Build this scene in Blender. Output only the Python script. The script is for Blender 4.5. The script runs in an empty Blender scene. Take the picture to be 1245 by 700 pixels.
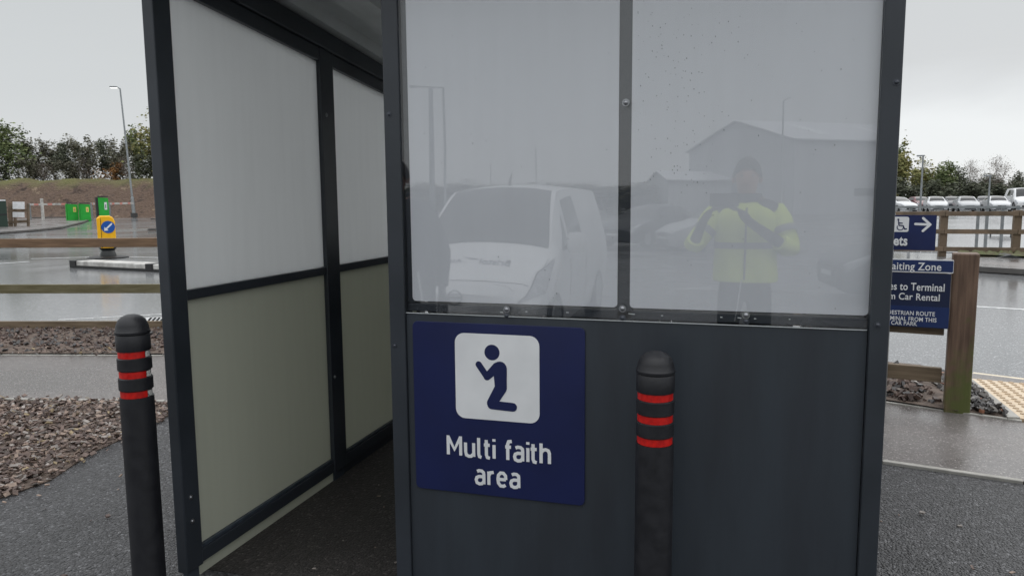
import bpy, bmesh, math, random
from mathutils import Vector, Matrix
from mathutils.bvhtree import BVHTree
random.seed(7)
R = math.radians
sc = bpy.context.scene
col = sc.collection
PI = math.pi
# ------------------------------------------------------------------ camera
FPX, IW, IH = 903.0, 1245.0, 700.0
AX = (Vector((0.95834691, 0.2854822, -0.00843331)), Vector((-0.02547182, 0.11484285, 0.99305705)), Vector((-0.28446862, 0.95147834, -0.11733104)))
EYE = Vector((0, 0, 1.4))
cam = bpy.data.objects.new('camera', bpy.data.cameras.new('camera')); col.objects.link(cam)
m3 = Matrix((AX[0], AX[1], -AX[2])).transposed()
cam.matrix_world = Matrix.Translation(EYE) @ m3.to_4x4()
cam.data.sensor_width = 36; cam.data.lens = FPX / IW * 36; cam.data.clip_end = 2000; cam.data.clip_start = 0.05
sc.camera = cam
def ray(x, y): return (x - IW/2)/FPX*AX[0] - (y - IH/2)/FPX*AX[1] + AX[2]
def G(x, y, z=0.0):                      # surveyed ground point seen at photo pixel
    d = ray(x, y); return EYE + d*((z - EYE.z)/d.z)
def AT(x, y, t): return EYE + ray(x, y)*t
def ONY(x, y, Y): d = ray(x, y); return EYE + d*(Y/d.y)
def ONX(x, y, X): d = ray(x, y); return EYE + d*(X/d.x)
DW = 2.24                                # plane of the shelter's front sheet
# ------------------------------------------------------------------ materials
def srgb(r, g, b):
    f = lambda c: (c/255/12.92) if c/255 <= .04045 else ((c/255+.055)/1.055)**2.4
    return (f(r), f(g), f(b))
MATS = {}
def new_mat(name):
    m = bpy.data.materials.new(name); m.use_nodes = True; MATS[name] = m
    nt = m.node_tree; b = nt.nodes['Principled BSDF']
    return m, nt, b
def mat(name, c, rough=.5, c2=None, scale=8, metal=0, ior=1.5, bump=0, bscale=40, r2=None, emis=None, detail=4, stretch=None, spec=.5, pos=(.35,.65)):
    m, nt, b = new_mat(name)
    b.inputs['Base Color'].default_value = (*c, 1); b.inputs['Roughness'].default_value = rough
    b.inputs['Metallic'].default_value = metal; b.inputs['IOR'].default_value = ior
    b.inputs['Specular IOR Level'].default_value = spec
    tc = nt.nodes.new('ShaderNodeTexCoord'); src = tc.outputs['Object']
    if stretch:
        mp = nt.nodes.new('ShaderNodeMapping'); mp.inputs['Scale'].default_value = stretch
        nt.links.new(src, mp.inputs[0]); src = mp.outputs[0]
    if c2 or r2 is not None:
        n = nt.nodes.new('ShaderNodeTexNoise'); n.inputs['Scale'].default_value = scale; n.inputs['Detail'].default_value = detail
        nt.links.new(src, n.inputs['Vector'])
        if c2:
            cr = nt.nodes.new('ShaderNodeValToRGB'); cr.color_ramp.elements[0].color = (*c, 1); cr.color_ramp.elements[1].color = (*c2, 1)
            cr.color_ramp.elements[0].position = pos[0]; cr.color_ramp.elements[1].position = pos[1]
            nt.links.new(n.outputs['Fac'], cr.inputs[0]); nt.links.new(cr.outputs[0], b.inputs['Base Color'])
        if r2 is not None:
            mr = nt.nodes.new('ShaderNodeMapRange'); mr.inputs[1].default_value = pos[0]; mr.inputs[2].default_value = pos[1]
            mr.inputs[3].default_value = rough; mr.inputs[4].default_value = r2
            nt.links.new(n.outputs['Fac'], mr.inputs[0]); nt.links.new(mr.outputs[0], b.inputs['Roughness'])
    if bump:
        n2 = nt.nodes.new('ShaderNodeTexNoise'); n2.inputs['Scale'].default_value = bscale; n2.inputs['Detail'].default_value = 5
        nt.links.new(src, n2.inputs['Vector'])
        bp = nt.nodes.new('ShaderNodeBump'); bp.inputs['Strength'].default_value = bump; bp.inputs['Distance'].default_value = .01
        nt.links.new(n2.outputs['Fac'], bp.inputs['Height']); nt.links.new(bp.outputs[0], b.inputs['Normal'])
    if emis:
        b.inputs['Emission Color'].default_value = (*emis[0], 1); b.inputs['Emission Strength'].default_value = emis[1]
    return m
def asphalt(name, dark, light, grain, r_dry, r_wet, wet_scale, bump, bdist, wetpos=(.4, .6), patch=None, smooth_wet=False):
    """aggregate speckle from Voronoi cells plus large damp patches that change gloss"""
    m, nt, b = new_mat(name)
    tc = nt.nodes.new('ShaderNodeTexCoord'); src = tc.outputs['Object']
    v = nt.nodes.new('ShaderNodeTexVoronoi'); v.inputs['Scale'].default_value = grain; nt.links.new(src, v.inputs['Vector'])
    sep = nt.nodes.new('ShaderNodeSeparateColor'); nt.links.new(v.outputs['Color'], sep.inputs[0])
    cr = nt.nodes.new('ShaderNodeValToRGB'); e = cr.color_ramp.elements
    e[0].position = .1; e[0].color = (*dark, 1); e[1].position = .92; e[1].color = (*light, 1)
    e2 = cr.color_ramp.elements.new(.99); e2.color = (*[min(1, c*2.2) for c in light], 1)
    nt.links.new(sep.outputs[0], cr.inputs[0])
    n = nt.nodes.new('ShaderNodeTexNoise'); n.inputs['Scale'].default_value = wet_scale; n.inputs['Detail'].default_value = 6; n.inputs['Distortion'].default_value = .6
    nt.links.new(src, n.inputs['Vector'])
    mr = nt.nodes.new('ShaderNodeMapRange'); mr.inputs[1].default_value = wetpos[0]; mr.inputs[2].default_value = wetpos[1]
    mr.inputs[3].default_value = r_dry; mr.inputs[4].default_value = r_wet
    nt.links.new(n.outputs['Fac'], mr.inputs[0]); nt.links.new(mr.outputs[0], b.inputs['Roughness'])
    # damp tarmac is darker as well
    mx = nt.nodes.new('ShaderNodeMix'); mx.data_type = 'RGBA'; mx.blend_type = 'MULTIPLY'
    mr2 = nt.nodes.new('ShaderNodeMapRange'); mr2.inputs[1].default_value = wetpos[0]-.1; mr2.inputs[2].default_value = wetpos[1]+.1
    nt.links.new(n.outputs['Fac'], mr2.inputs[0]); nt.links.new(mr2.outputs[0], mx.inputs[0])
    mx.inputs[7].default_value = (.68, .69, .7, 1)
    nt.links.new(cr.outputs[0], mx.inputs[6]); nt.links.new(mx.outputs[2], b.inputs['Base Color'])
    n2 = nt.nodes.new('ShaderNodeTexNoise'); n2.inputs['Scale'].default_value = grain*.6; n2.inputs['Detail'].default_value = 3
    nt.links.new(src, n2.inputs['Vector'])
    ad = nt.nodes.new('ShaderNodeMath'); ad.operation = 'SUBTRACT'
    nt.links.new(n2.outputs['Fac'], ad.inputs[0]); nt.links.new(v.outputs['Distance'], ad.inputs[1])
    bp = nt.nodes.new('ShaderNodeBump'); bp.inputs['Strength'].default_value = bump; bp.inputs['Distance'].default_value = bdist
    nt.links.new(ad.outputs[0], bp.inputs['Height']); nt.links.new(bp.outputs[0], b.inputs['Normal'])
    if smooth_wet:
        mm = nt.nodes.new('ShaderNodeMapRange'); mm.inputs[1].default_value = wetpos[0]; mm.inputs[2].default_value = wetpos[1]
        mm.inputs[3].default_value = bump; mm.inputs[4].default_value = bump*.12
        nt.links.new(n.outputs['Fac'], mm.inputs[0]); nt.links.new(mm.outputs[0], bp.inputs['Strength'])
    return m
frame_m = mat('frame_paint', srgb(54, 59, 66), .36, c2=srgb(44, 49, 55), scale=3, bump=.03, bscale=180)
frame_in = frame_m
foot_m = mat('foot_steel', srgb(66, 74, 84), .45, c2=srgb(50, 58, 66), scale=20)
steel_panel = mat('lower_steel_sheet', srgb(56, 62, 69), .28, c2=srgb(45, 50, 57), scale=4, bump=.05, bscale=30, r2=.5, stretch=(2.2, 1, .35), detail=8)
roof_m = mat('roof_steel', srgb(205, 208, 208), .5, c2=srgb(190, 194, 192), scale=5, bump=.03)
bolt_m = mat('bolt_steel', (.35, .36, .38), .3, metal=.9)
bolt_dark = mat('bolt_painted', srgb(70, 74, 82), .3, metal=.3)
sign_navy = mat('sign_navy', srgb(26, 35, 80), .3, c2=srgb(24, 32, 73), scale=5, bump=.015, bscale=60)
sign_blue = mat('sign_blue', srgb(30, 50, 98), .35, c2=srgb(26, 44, 90), scale=4)
sign_dark = mat('sign_dark_blue', srgb(22, 32, 62), .35, c2=srgb(24, 36, 68), scale=4)
sign_white = mat('sign_white', srgb(232, 234, 236), .35, c2=srgb(222, 224, 226), scale=7)
white_board = mat('white_board', srgb(232, 233, 236), .4, c2=srgb(218, 219, 220), scale=6, bump=.05, bscale=15)
bol_m = mat('bollard_polymer', srgb(22, 23, 28), .45, c2=srgb(31, 32, 37), scale=25, bump=.07, bscale=90, r2=.55)
red_m = mat('reflective_red', srgb(214, 34, 26), .3, c2=srgb(180, 22, 20), scale=60)
refl_w = mat('reflective_white', srgb(215, 215, 212), .3, c2=srgb(120, 120, 118), scale=160, pos=(.55, .62))
wood_m = mat('wood_rail', srgb(124, 108, 88), .65, c2=srgb(96, 82, 64), scale=6, bump=.3, bscale=30, stretch=(.6, 6, 6))
wood_top = mat('wood_rail_brown', srgb(132, 106, 82), .65, c2=srgb(104, 82, 62), scale=6, bump=.3, bscale=30, stretch=(.6, 6, 6))
wood_green = mat('wood_rail_mossy', srgb(116, 110, 84), .7, c2=srgb(94, 88, 60), scale=7, bump=.3, bscale=30, stretch=(.6, 6, 6))
far_wood = mat('far_wood', srgb(122, 104, 86), .7, c2=srgb(90, 78, 64), scale=3, stretch=(1, 1, 1))
kerb_m = mat('kerb_concrete', srgb(168, 166, 160), .7, c2=srgb(140, 138, 132), scale=9, bump=.2, bscale=60)
kerb_wet = mat('kerb_wet', srgb(92, 90, 88), .35, c2=srgb(74, 72, 70), scale=3, bump=.1)
kerb_white = mat('kerb_white_paint', srgb(205, 204, 200), .5, c2=srgb(160, 158, 154), scale=5)
black_rub = mat('black_rubber', (.012, .012, .013), .5)
paint_w = mat('road_paint_white', srgb(215, 216, 216), .35, c2=srgb(170, 172, 172), scale=14)
cream_m = mat('kerb_line_cream', srgb(226, 212, 186), .4, c2=srgb(196, 184, 160), scale=6)
tact_m = mat('tactile_paving', srgb(206, 190, 166), .5, c2=srgb(192, 170, 140), scale=10, bump=.1)
tact_gap = mat('tactile_blister', srgb(168, 146, 118), .5)
galv = mat('galvanised', srgb(150, 154, 156), .4, c2=srgb(125, 130, 132), scale=6, metal=.5)
lamp_glow = mat('lamp_lens', (.9, .9, .85), .3, emis=((1, .97, .9), 2.0))
yellow_m = mat('bollard_yellow', srgb(252, 192, 20), .3, c2=srgb(244, 180, 18), scale=8)
blue_disc = mat('disc_blue', srgb(18, 84, 168), .35)
green_m = mat('machine_green', srgb(40, 176, 60), .4, c2=srgb(34, 158, 52), scale=3)
dark_m = mat('dark_plastic', (.02, .022, .022), .45)
dkgreen = mat('cabinet_green', srgb(42, 62, 52), .5)
label_y = mat('label_yellow', srgb(230, 220, 110), .5)
red_paint = mat('barrier_red', srgb(206, 140, 130), .5)
# ground
tarmac = asphalt('tarmac_near', (.042, .042, .044), (.108, .108, .113), 105, .55, .34, .9, .9, .016)
path_m = asphalt('path_asphalt', (.11, .098, .093), (.20, .182, .174), 160, .55, .16, .8, .12, .004, wetpos=(.3, .62))
road_m = asphalt('road_wet', (.15, .153, .157), (.235, .238, .243), 90, .22, .08, .22, .05, .003, wetpos=(.3, .7), smooth_wet=True)
lot_m = asphalt('lot_wet', (.22, .222, .227), (.32, .322, .327), 60, .25, .1, .15, .04, .003, wetpos=(.3, .7), smooth_wet=True)
back_m = asphalt('service_tarmac', (.07, .07, .075), (.15, .15, .155), 60, .4, .2, .4, .2, .006)
soil_m = mat('soil', srgb(104, 90, 80), .8, c2=srgb(70, 58, 50), scale=18, bump=.9, bscale=70, detail=8)
verge_m = mat('verge_grass', srgb(84, 92, 52), .9, c2=srgb(74, 64, 44), scale=3, bump=.8, bscale=20, detail=8)
chip_ms = [mat('chip_%s' % n, c, .6, c2=tuple(v*.55 for v in c), scale=30) for n, c in (('brown', srgb(114, 95, 86)), ('tan', srgb(150, 130, 116)), ('dark', srgb(84, 68, 62)), ('grey', srgb(152, 144, 138)), ('gold', srgb(160, 142, 108)))]
stone_ms = [mat('stone_dark', srgb(66, 64, 64), .4), mat('stone_mid', srgb(98, 94, 90), .5), mat('stone_red', srgb(140, 96, 74), .6)]
# banks
def bank_mat():
    m, nt, b = new_mat('bank'); b.inputs['Roughness'].default_value = .95
    tc = nt.nodes.new('ShaderNodeTexCoord'); n = nt.nodes.new('ShaderNodeTexNoise'); n.inputs['Scale'].default_value = .9; n.inputs['Detail'].default_value = 9; n.inputs['Roughness'].default_value = .75
    nt.links.new(tc.outputs['Object'], n.inputs['Vector'])
    cr = nt.nodes.new('ShaderNodeValToRGB'); el = cr.color_ramp.elements
    el[0].position = .34; el[0].color = (*srgb(50, 40, 35), 1); el[1].position = .5; el[1].color = (*srgb(104, 86, 74), 1)
    for p, c in ((.58, srgb(84, 68, 56)), (.68, srgb(146, 128, 108)), (.76, srgb(96, 98, 56))):
        e = el.new(p); e.color = (*c, 1)
    nt.links.new(n.outputs['Fac'], cr.inputs[0])
    sx = nt.nodes.new('ShaderNodeSeparateXYZ'); nt.links.new(tc.outputs['Object'], sx.inputs[0])
    n3 = nt.nodes.new('ShaderNodeTexNoise'); n3.inputs['Scale'].default_value = .5; n3.inputs['Detail'].default_value = 5; nt.links.new(tc.outputs['Object'], n3.inputs['Vector'])
    mu = nt.nodes.new('ShaderNodeMath'); mu.operation = 'MULTIPLY_ADD'; mu.inputs[1].default_value = 2.6; nt.links.new(n3.outputs['Fac'], mu.inputs[0]); nt.links.new(sx.outputs[2], mu.inputs[2])
    mr = nt.nodes.new('ShaderNodeMapRange'); mr.inputs[1].default_value = 4.3; mr.inputs[2].default_value = 6.0; nt.links.new(mu.outputs[0], mr.inputs[0])
    mx = nt.nodes.new('ShaderNodeMix'); mx.data_type = 'RGBA'; nt.links.new(mr.outputs[0], mx.inputs[0]); nt.links.new(cr.outputs[0], mx.inputs[6]); mx.inputs[7].default_value = (*srgb(104, 108, 58), 1)
    nt.links.new(mx.outputs[2], b.inputs['Base Color'])
    n2 = nt.nodes.new('ShaderNodeTexNoise'); n2.inputs['Scale'].default_value = 4; n2.inputs['Detail'].default_value = 6; nt.links.new(tc.outputs['Object'], n2.inputs['Vector'])
    bp = nt.nodes.new('ShaderNodeBump'); bp.inputs['Distance'].default_value = .4; bp.inputs['Strength'].default_value = .8
    nt.links.new(n2.outputs['Fac'], bp.inputs['Height']); nt.links.new(bp.outputs[0], b.inputs['Normal'])
    return m
bank_m = bank_mat()
# sheets
def translucent(name, c, trans, rough=.25, coat=0, ior=1.5, c2=None):
    m, nt, b = new_mat(name)
    out = nt.nodes['Material Output']
    b.inputs['Base Color'].default_value = (*c, 1); b.inputs['Roughness'].default_value = rough; b.inputs['IOR'].default_value = ior
    t = nt.nodes.new('ShaderNodeBsdfTranslucent'); t.inputs[0].default_value = (*c, 1)
    tc = nt.nodes.new('ShaderNodeTexCoord'); mp = nt.nodes.new('ShaderNodeMapping'); mp.inputs['Scale'].default_value = (9, 9, .8)
    n = nt.nodes.new('ShaderNodeTexNoise'); n.inputs['Scale'].default_value = 3; n.inputs['Detail'].default_value = 6
    nt.links.new(tc.outputs['Object'], mp.inputs[0]); nt.links.new(mp.outputs[0], n.inputs['Vector'])
    cr = nt.nodes.new('ShaderNodeValToRGB'); cr.color_ramp.elements[0].color = (*[v*.975 for v in c], 1); cr.color_ramp.elements[1].color = (*c, 1)
    cr.color_ramp.elements[0].position = .3; cr.color_ramp.elements[1].position = .6
    nt.links.new(n.outputs['Fac'], cr.inputs[0]); nt.links.new(cr.outputs[0], b.inputs['Base Color']); nt.links.new(cr.outputs[0], t.inputs[0])
    mx = nt.nodes.new('ShaderNodeMixShader'); mx.inputs[0].default_value = trans
    nt.links.new(b.outputs[0], mx.inputs[1]); nt.links.new(t.outputs[0], mx.inputs[2]); nt.links.new(mx.outputs[0], out.inputs[0])
    return m
frost_wall = translucent('frosted_wall_sheet', (.86, .872, .872), .56, .4)
olive_wall = translucent('sage_wall_sheet', srgb(202, 204, 192), .42, .4)
frost_front = translucent('frosted_front_film', (.86, .88, .92), .12, .5)
def sheet_mat():
    m, nt, b = new_mat('clear_acrylic'); out = nt.nodes['Material Output']; nt.nodes.remove(b)
    ge = nt.nodes.new('ShaderNodeNewGeometry'); dt = nt.nodes.new('ShaderNodeVectorMath'); dt.operation = 'DOT_PRODUCT'
    nt.links.new(ge.outputs['Incoming'], dt.inputs[0]); nt.links.new(ge.outputs['Normal'], dt.inputs[1])
    def mth(op, a, b=None):
        q = nt.nodes.new('ShaderNodeMath'); q.operation = op
        for i, v in enumerate((a, b)):
            if v is None: continue
            if isinstance(v, (int, float)): q.inputs[i].default_value = v
            else: nt.links.new(v, q.inputs[i])
        return q.outputs[0]
    f5 = mth('POWER', mth('SUBTRACT', 1.0, mth('ABSOLUTE', dt.outputs['Value'])), 5.0)     # Schlick, the same from both sides
    fr = mth('ADD', mth('MULTIPLY', f5, .92), .085)
    tr = nt.nodes.new('ShaderNodeBsdfTransparent'); tr.inputs[0].default_value = (.97, .975, .98, 1)
    gl = nt.nodes.new('ShaderNodeBsdfGlossy'); gl.inputs['Roughness'].default_value = .01
    tc = nt.nodes.new('ShaderNodeTexCoord'); n = nt.nodes.new('ShaderNodeTexNoise'); n.inputs['Scale'].default_value = 2.2; n.inputs['Detail'].default_value = 1
    nt.links.new(tc.outputs['Object'], n.inputs['Vector'])
    bp = nt.nodes.new('ShaderNodeBump'); bp.inputs['Strength'].default_value = .12; bp.inputs['Distance'].default_value = .004
    nt.links.new(n.outputs['Fac'], bp.inputs['Height']); nt.links.new(bp.outputs[0], gl.inputs['Normal'])
    mx = nt.nodes.new('ShaderNodeMixShader')
    nt.links.new(fr, mx.inputs[0]); nt.links.new(tr.outputs[0], mx.inputs[1]); nt.links.new(gl.outputs[0], mx.inputs[2]); nt.links.new(mx.outputs[0], out.inputs[0])
    return m
acrylic = sheet_mat()
edge_m = mat('acrylic_edge', srgb(190, 196, 198), .3)
drop_m = mat('water_specks', srgb(150, 155, 160), .1)
# ------------------------------------------------------------------ mesh helpers
class MB:
    def __init__(s): s.v = []; s.f = []; s.mi = []
    def add(s, vs, fs, mi=0):
        o = len(s.v); s.v += [tuple(v) for v in vs]; s.f += [tuple(i + o for i in f) for f in fs]; s.mi += [mi]*len(fs); return s
    def box(s, x0, x1, y0, y1, z0, z1, M=None, mi=0):
        vs = [Vector((x, y, z)) for z in (z0, z1) for y in (y0, y1) for x in (x0, x1)]
        if M: vs = [M @ v for v in vs]
        return s.add(vs, [(0,2,3,1),(4,5,7,6),(0,1,5,4),(1,3,7,5),(3,2,6,7),(2,0,4,6)], mi)
    def beam(s, a, b, w, h, mi=0, up=Vector((0,0,1))):
        a = Vector(a); b = Vector(b); d = (b-a).normalized(); sd = d.cross(up).normalized()*w/2; u = sd.cross(d).normalized()*h/2
        vs = [a-sd-u, a+sd-u, a+sd+u, a-sd+u, b-sd-u, b+sd-u, b+sd+u, b-sd+u]
        return s.add(vs, [(0,3,2,1),(4,5,6,7),(0,1,5,4),(1,2,6,5),(2,3,7,6),(3,0,4,7)], mi)
    def tube(s, pts, rad, n=8, mi=0, cap=True):
        pts = [Vector(p) for p in pts]; rs = rad if isinstance(rad, (list, tuple)) else [rad]*len(pts)
        o = len(s.v); prev = None
        for i, p in enumerate(pts):
            d = (pts[min(i+1, len(pts)-1)] - pts[max(i-1, 0)]).normalized()
            if prev is None: a = d.orthogonal().normalized()
            else: a = (prev - d*prev.dot(d)).normalized()
            prev = a; b = d.cross(a)
            for k in range(n):
                t = 2*PI*k/n; s.v.append(tuple(p + (a*math.cos(t) + b*math.sin(t))*rs[i]))
        for i in range(len(pts)-1):
            for k in range(n):
                s.f.append((o+i*n+k, o+i*n+(k+1) % n, o+(i+1)*n+(k+1) % n, o+(i+1)*n+k)); s.mi.append(mi)
        if cap:
            s.f.append(tuple(o+k for k in reversed(range(n)))); s.mi.append(mi)
            s.f.append(tuple(o+(len(pts)-1)*n+k for k in range(n))); s.mi.append(mi)
        return s
    def lathe(s, prof, n=32, c=(0,0,0), mi=0, M=None, a0=0, a1=2*PI):
        full = abs(a1-a0-2*PI) < 1e-6; o = len(s.v); nn = n if full else n+1
        for r, z in prof:
            for k in range(nn):
                t = a0+(a1-a0)*k/n; v = Vector((c[0]+r*math.cos(t), c[1]+r*math.sin(t), c[2]+z))
                s.v.append(tuple(M @ v if M else v))
        for i in range(len(prof)-1):
            for k in range(n):
                k2 = (k+1) % nn if full else k+1
                s.f.append((o+i*nn+k, o+i*nn+k2, o+(i+1)*nn+k2, o+(i+1)*nn+k)); s.mi.append(mi)
        return s
    def prism(s, poly, d, M=None, mi=0):            # polygon in x,y extruded along +z by d
        n = len(poly); vs = [Vector((p[0], p[1], 0)) for p in poly] + [Vector((p[0], p[1], d)) for p in poly]
        if M: vs = [M @ v for v in vs]
        return s.add(vs, [tuple(reversed(range(n))), tuple(range(n, 2*n))] + [(i, (i+1) % n, n+(i+1) % n, n+i) for i in range(n)], mi)
    def build(s, name, mats, parent=None, smooth=False, bevel=0, loc=None):
        me = bpy.data.meshes.new(name); me.from_pydata(s.v, [], s.f)
        mats = mats if isinstance(mats, (list, tuple)) else [mats]
        for m in mats: me.materials.append(m)
        if len(mats) > 1: me.polygons.foreach_set('material_index', s.mi)
        if smooth: me.polygons.foreach_set('use_smooth', [True]*len(me.polygons))
        me.update()
        o = bpy.data.objects.new(name, me); col.objects.link(o)
        if parent: o.parent = parent
        if loc is not None: o.location = loc
        if bevel:
            b = o.modifiers.new('bevel', 'BEVEL'); b.width = bevel; b.segments = 2; b.limit_method = 'ANGLE'; b.angle_limit = R(40)
        if smooth:
            try: me.set_sharp_from_angle(angle=R(38))
            except Exception: pass
        return o
def tag(o, label=None, cat=None, group=None, kind=None):
    if label: o['label'] = label
    if cat: o['category'] = cat
    if group: o['group'] = group
    if kind: o['kind'] = kind
    return o
def empty(name, loc=(0,0,0), rz=0, label=None, cat=None, group=None):
    o = bpy.data.objects.new(name, None); col.objects.link(o); o.location = loc; o.rotation_euler = (0, 0, rz); o.empty_display_size = .1
    return tag(o, label, cat, group)
def copy_tree(o, parent=None):
    c = o.copy(); col.objects.link(c); c.parent = parent
    for ch in list(o.children): copy_tree(ch, c)
    return c
def rrect(w, h, r, n=6, cx=0, cy=0):
    P = []
    for sx, sy, a in ((1,1,0),(-1,1,90),(-1,-1,180),(1,-1,270)):
        for k in range(n+1):
            t = R(a + 90*k/n); P.append((cx+sx*(w/2-r)+r*math.cos(t), cy+sy*(h/2-r)+r*math.sin(t)))
    return P
def capsule(a, b, r1, r2=None, n=8):
    r2 = r2 or r1; a = Vector(a); b = Vector(b); d = b-a; t0 = math.atan2(d.y, d.x); P = []
    for k in range(n+1): t = t0-PI/2+PI*k/n; P.append((b.x+r2*math.cos(t), b.y+r2*math.sin(t)))
    for k in range(n+1): t = t0+PI/2+PI*k/n; P.append((a.x+r1*math.cos(t), a.y+r1*math.sin(t)))
    return P
def disc(c, r, n=28): return [(c[0]+r*math.cos(2*PI*k/n), c[1]+r*math.sin(2*PI*k/n)) for k in range(n)]
def text_mesh(s, w, h, depth=.001, bold=.012, shear=0):
    """text as mesh, scaled to w x h, centred on origin in XY; h None keeps aspect"""
    cu = bpy.data.curves.new('lettering', 'FONT'); cu.body = s; cu.size = 1; cu.extrude = .02; cu.offset = bold; cu.shear = shear; cu.space_character = 1.04
    cu.resolution_u = 4
    o = bpy.data.objects.new('tmp', cu); col.objects.link(o)
    dg = bpy.context.evaluated_depsgraph_get(); me = bpy.data.meshes.new_from_object(o.evaluated_get(dg))
    bpy.data.objects.remove(o); bpy.data.curves.remove(cu)
    xs = [v.co.x for v in me.vertices]; ys = [v.co.y for v in me.vertices]
    x0, x1, y0, y1 = min(xs), max(xs), min(ys), max(ys)
    sx = w/(x1-x0); sy = h/(y1-y0) if h else sx
    for v in me.vertices: v.co = Vector(((v.co.x-(x0+x1)/2)*sx, (v.co.y-(y0+y1)/2)*sy, v.co.z/.04*depth + depth/2))
    return me
def text_obj(name, s, w, h, m, parent, M, depth=.001, bold=.012, shear=0):
    me = text_mesh(s, w, h, depth, bold, shear); me.transform(M); me.materials.clear(); me.materials.append(m)
    o = bpy.data.objects.new(name, me); col.objects.link(o); o.parent = parent; return o
FACE = Matrix(((1,0,0,0),(0,0,-1,0),(0,1,0,0),(0,0,0,1)))      # local XY -> world XZ, normal towards -Y (camera)
def facing(p, rz=0): return Matrix.Translation(p) @ Matrix.Rotation(rz, 4, 'Z') @ FACE
def polysheet(name, pts, z, m, depth=.15, parent=None, dz=None):
    """solid ground slab with top at z (or per-point)"""
    P = [(p[0], p[1]) for p in pts]; ar = sum(P[i][0]*P[(i+1) % len(P)][1]-P[(i+1) % len(P)][0]*P[i][1] for i in range(len(P)))
    if ar < 0: P.reverse()
    o = MB().prism(P, depth, Matrix.Translation((0, 0, z-depth))).build(name, m, parent)
    return o
def struct(o): o['kind'] = 'structure'; return o
# ------------------------------------------------------------------ world
wd = bpy.data.worlds.new('World'); sc.world = wd; wd.use_nodes = True
nt = wd.node_tree; bg = nt.nodes['Background']
sky = nt.nodes.new('ShaderNodeTexSky'); sky.sky_type = 'NISHITA'; sky.sun_disc = False; sky.sun_elevation = R(38); sky.sun_rotation = R(60)
tc = nt.nodes.new('ShaderNodeTexCoord'); sx = nt.nodes.new('ShaderNodeSeparateXYZ'); nt.links.new(tc.outputs['Generated'], sx.inputs[0])
nz = nt.nodes.new('ShaderNodeMapping'); nz.inputs['Scale'].default_value = (1.3, 1.3, 6); nt.links.new(tc.outputs['Generated'], nz.inputs[0])
n1 = nt.nodes.new('ShaderNodeTexNoise'); n1.inputs['Scale'].default_value = 1.6; n1.inputs['Detail'].default_value = 5; n1.inputs['Distortion'].default_value = .4; nt.links.new(nz.outputs[0], n1.inputs['Vector'])
ad = nt.nodes.new('ShaderNodeMath'); ad.operation = 'MULTIPLY_ADD'; ad.inputs[1].default_value = .13; nt.links.new(n1.outputs['Fac'], ad.inputs[0]); nt.links.new(sx.outputs[2], ad.inputs[2])
def ramp(stops):
    r = nt.nodes.new('ShaderNodeValToRGB'); e = r.color_ramp.elements
    e[0].position, e[0].color = stops[0][0], (*stops[0][1], 1); e[1].position, e[1].color = stops[-1][0], (*stops[-1][1], 1)
    for p, c in stops[1:-1]: x = e.new(p); x.color = (*c, 1)
    nt.links.new(ad.outputs[0], r.inputs[0]); return r
left = ramp([(0, (.64, .655, .67)), (.12, (.66, .675, .685)), (.22, (.615, .635, .64)), (.34, (.575, .595, .60)), (.6, (1.15, 1.17, 1.19)), (1, (1.9, 1.92, 1.95))])
right = ramp([(0, (.84, .86, .87)), (.15, (.84, .86, .87)), (.185, (.72, .735, .745)), (.23, (.64, .65, .655)), (.34, (.62, .64, .64)), (.6, (1.15, 1.17, 1.19)), (1, (1.9, 1.92, 1.95))])
# azimuth blend: bright break in the cloud to the north-east
vm = nt.nodes.new('ShaderNodeVectorMath'); vm.operation = 'DOT_PRODUCT'; vm.inputs[1].default_value = (.25, .968, 0); nt.links.new(tc.outputs['Generated'], vm.inputs[0])
mr = nt.nodes.new('ShaderNodeMapRange'); mr.inputs[1].default_value = .7; mr.inputs[2].default_value = .97; mr.interpolation_type = 'SMOOTHSTEP'; nt.links.new(vm.outputs['Value'], mr.inputs[0])
mx = nt.nodes.new('ShaderNodeMix'); mx.data_type = 'RGBA'; nt.links.new(mr.outputs[0], mx.inputs[0]); nt.links.new(left.outputs[0], mx.inputs[6]); nt.links.new(right.outputs[0], mx.inputs[7])
sk = nt.nodes.new('ShaderNodeMix'); sk.data_type = 'RGBA'; sk.blend_type = 'ADD'; sk.inputs[0].default_value = .006
nt.links.new(mx.outputs[2], sk.inputs[6]); nt.links.new(sky.outputs[0], sk.inputs[7])
nt.links.new(sk.outputs[2], bg.inputs[0]); bg.inputs[1].default_value = 1.0
sun = bpy.data.objects.new('sun', bpy.data.lights.new('sun', 'SUN')); col.objects.link(sun)
sun.data.energy = .5; sun.data.angle = R(40); sun.data.color = (1, .98, .95); sun.rotation_euler = (R(52), 0, R(150))
sc.view_settings.view_transform = 'Standard'; sc.view_settings.look = 'None'; sc.view_settings.exposure = 0; sc.view_settings.gamma = 1
sc.cycles.max_bounces = 8; sc.cycles.transparent_max_bounces = 12; sc.cycles.caustics_reflective = False; sc.cycles.caustics_refractive = False
sc.cycles.use_denoising = True
# ================================================================== SETTING
struct(MB().box(-700, 700, -700, -1.35, -.9, -.27).build('service_yard', back_m))
struct(MB().box(-700, 700, -1.35, 900, -.9, -.07).build('road', road_m))
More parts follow.
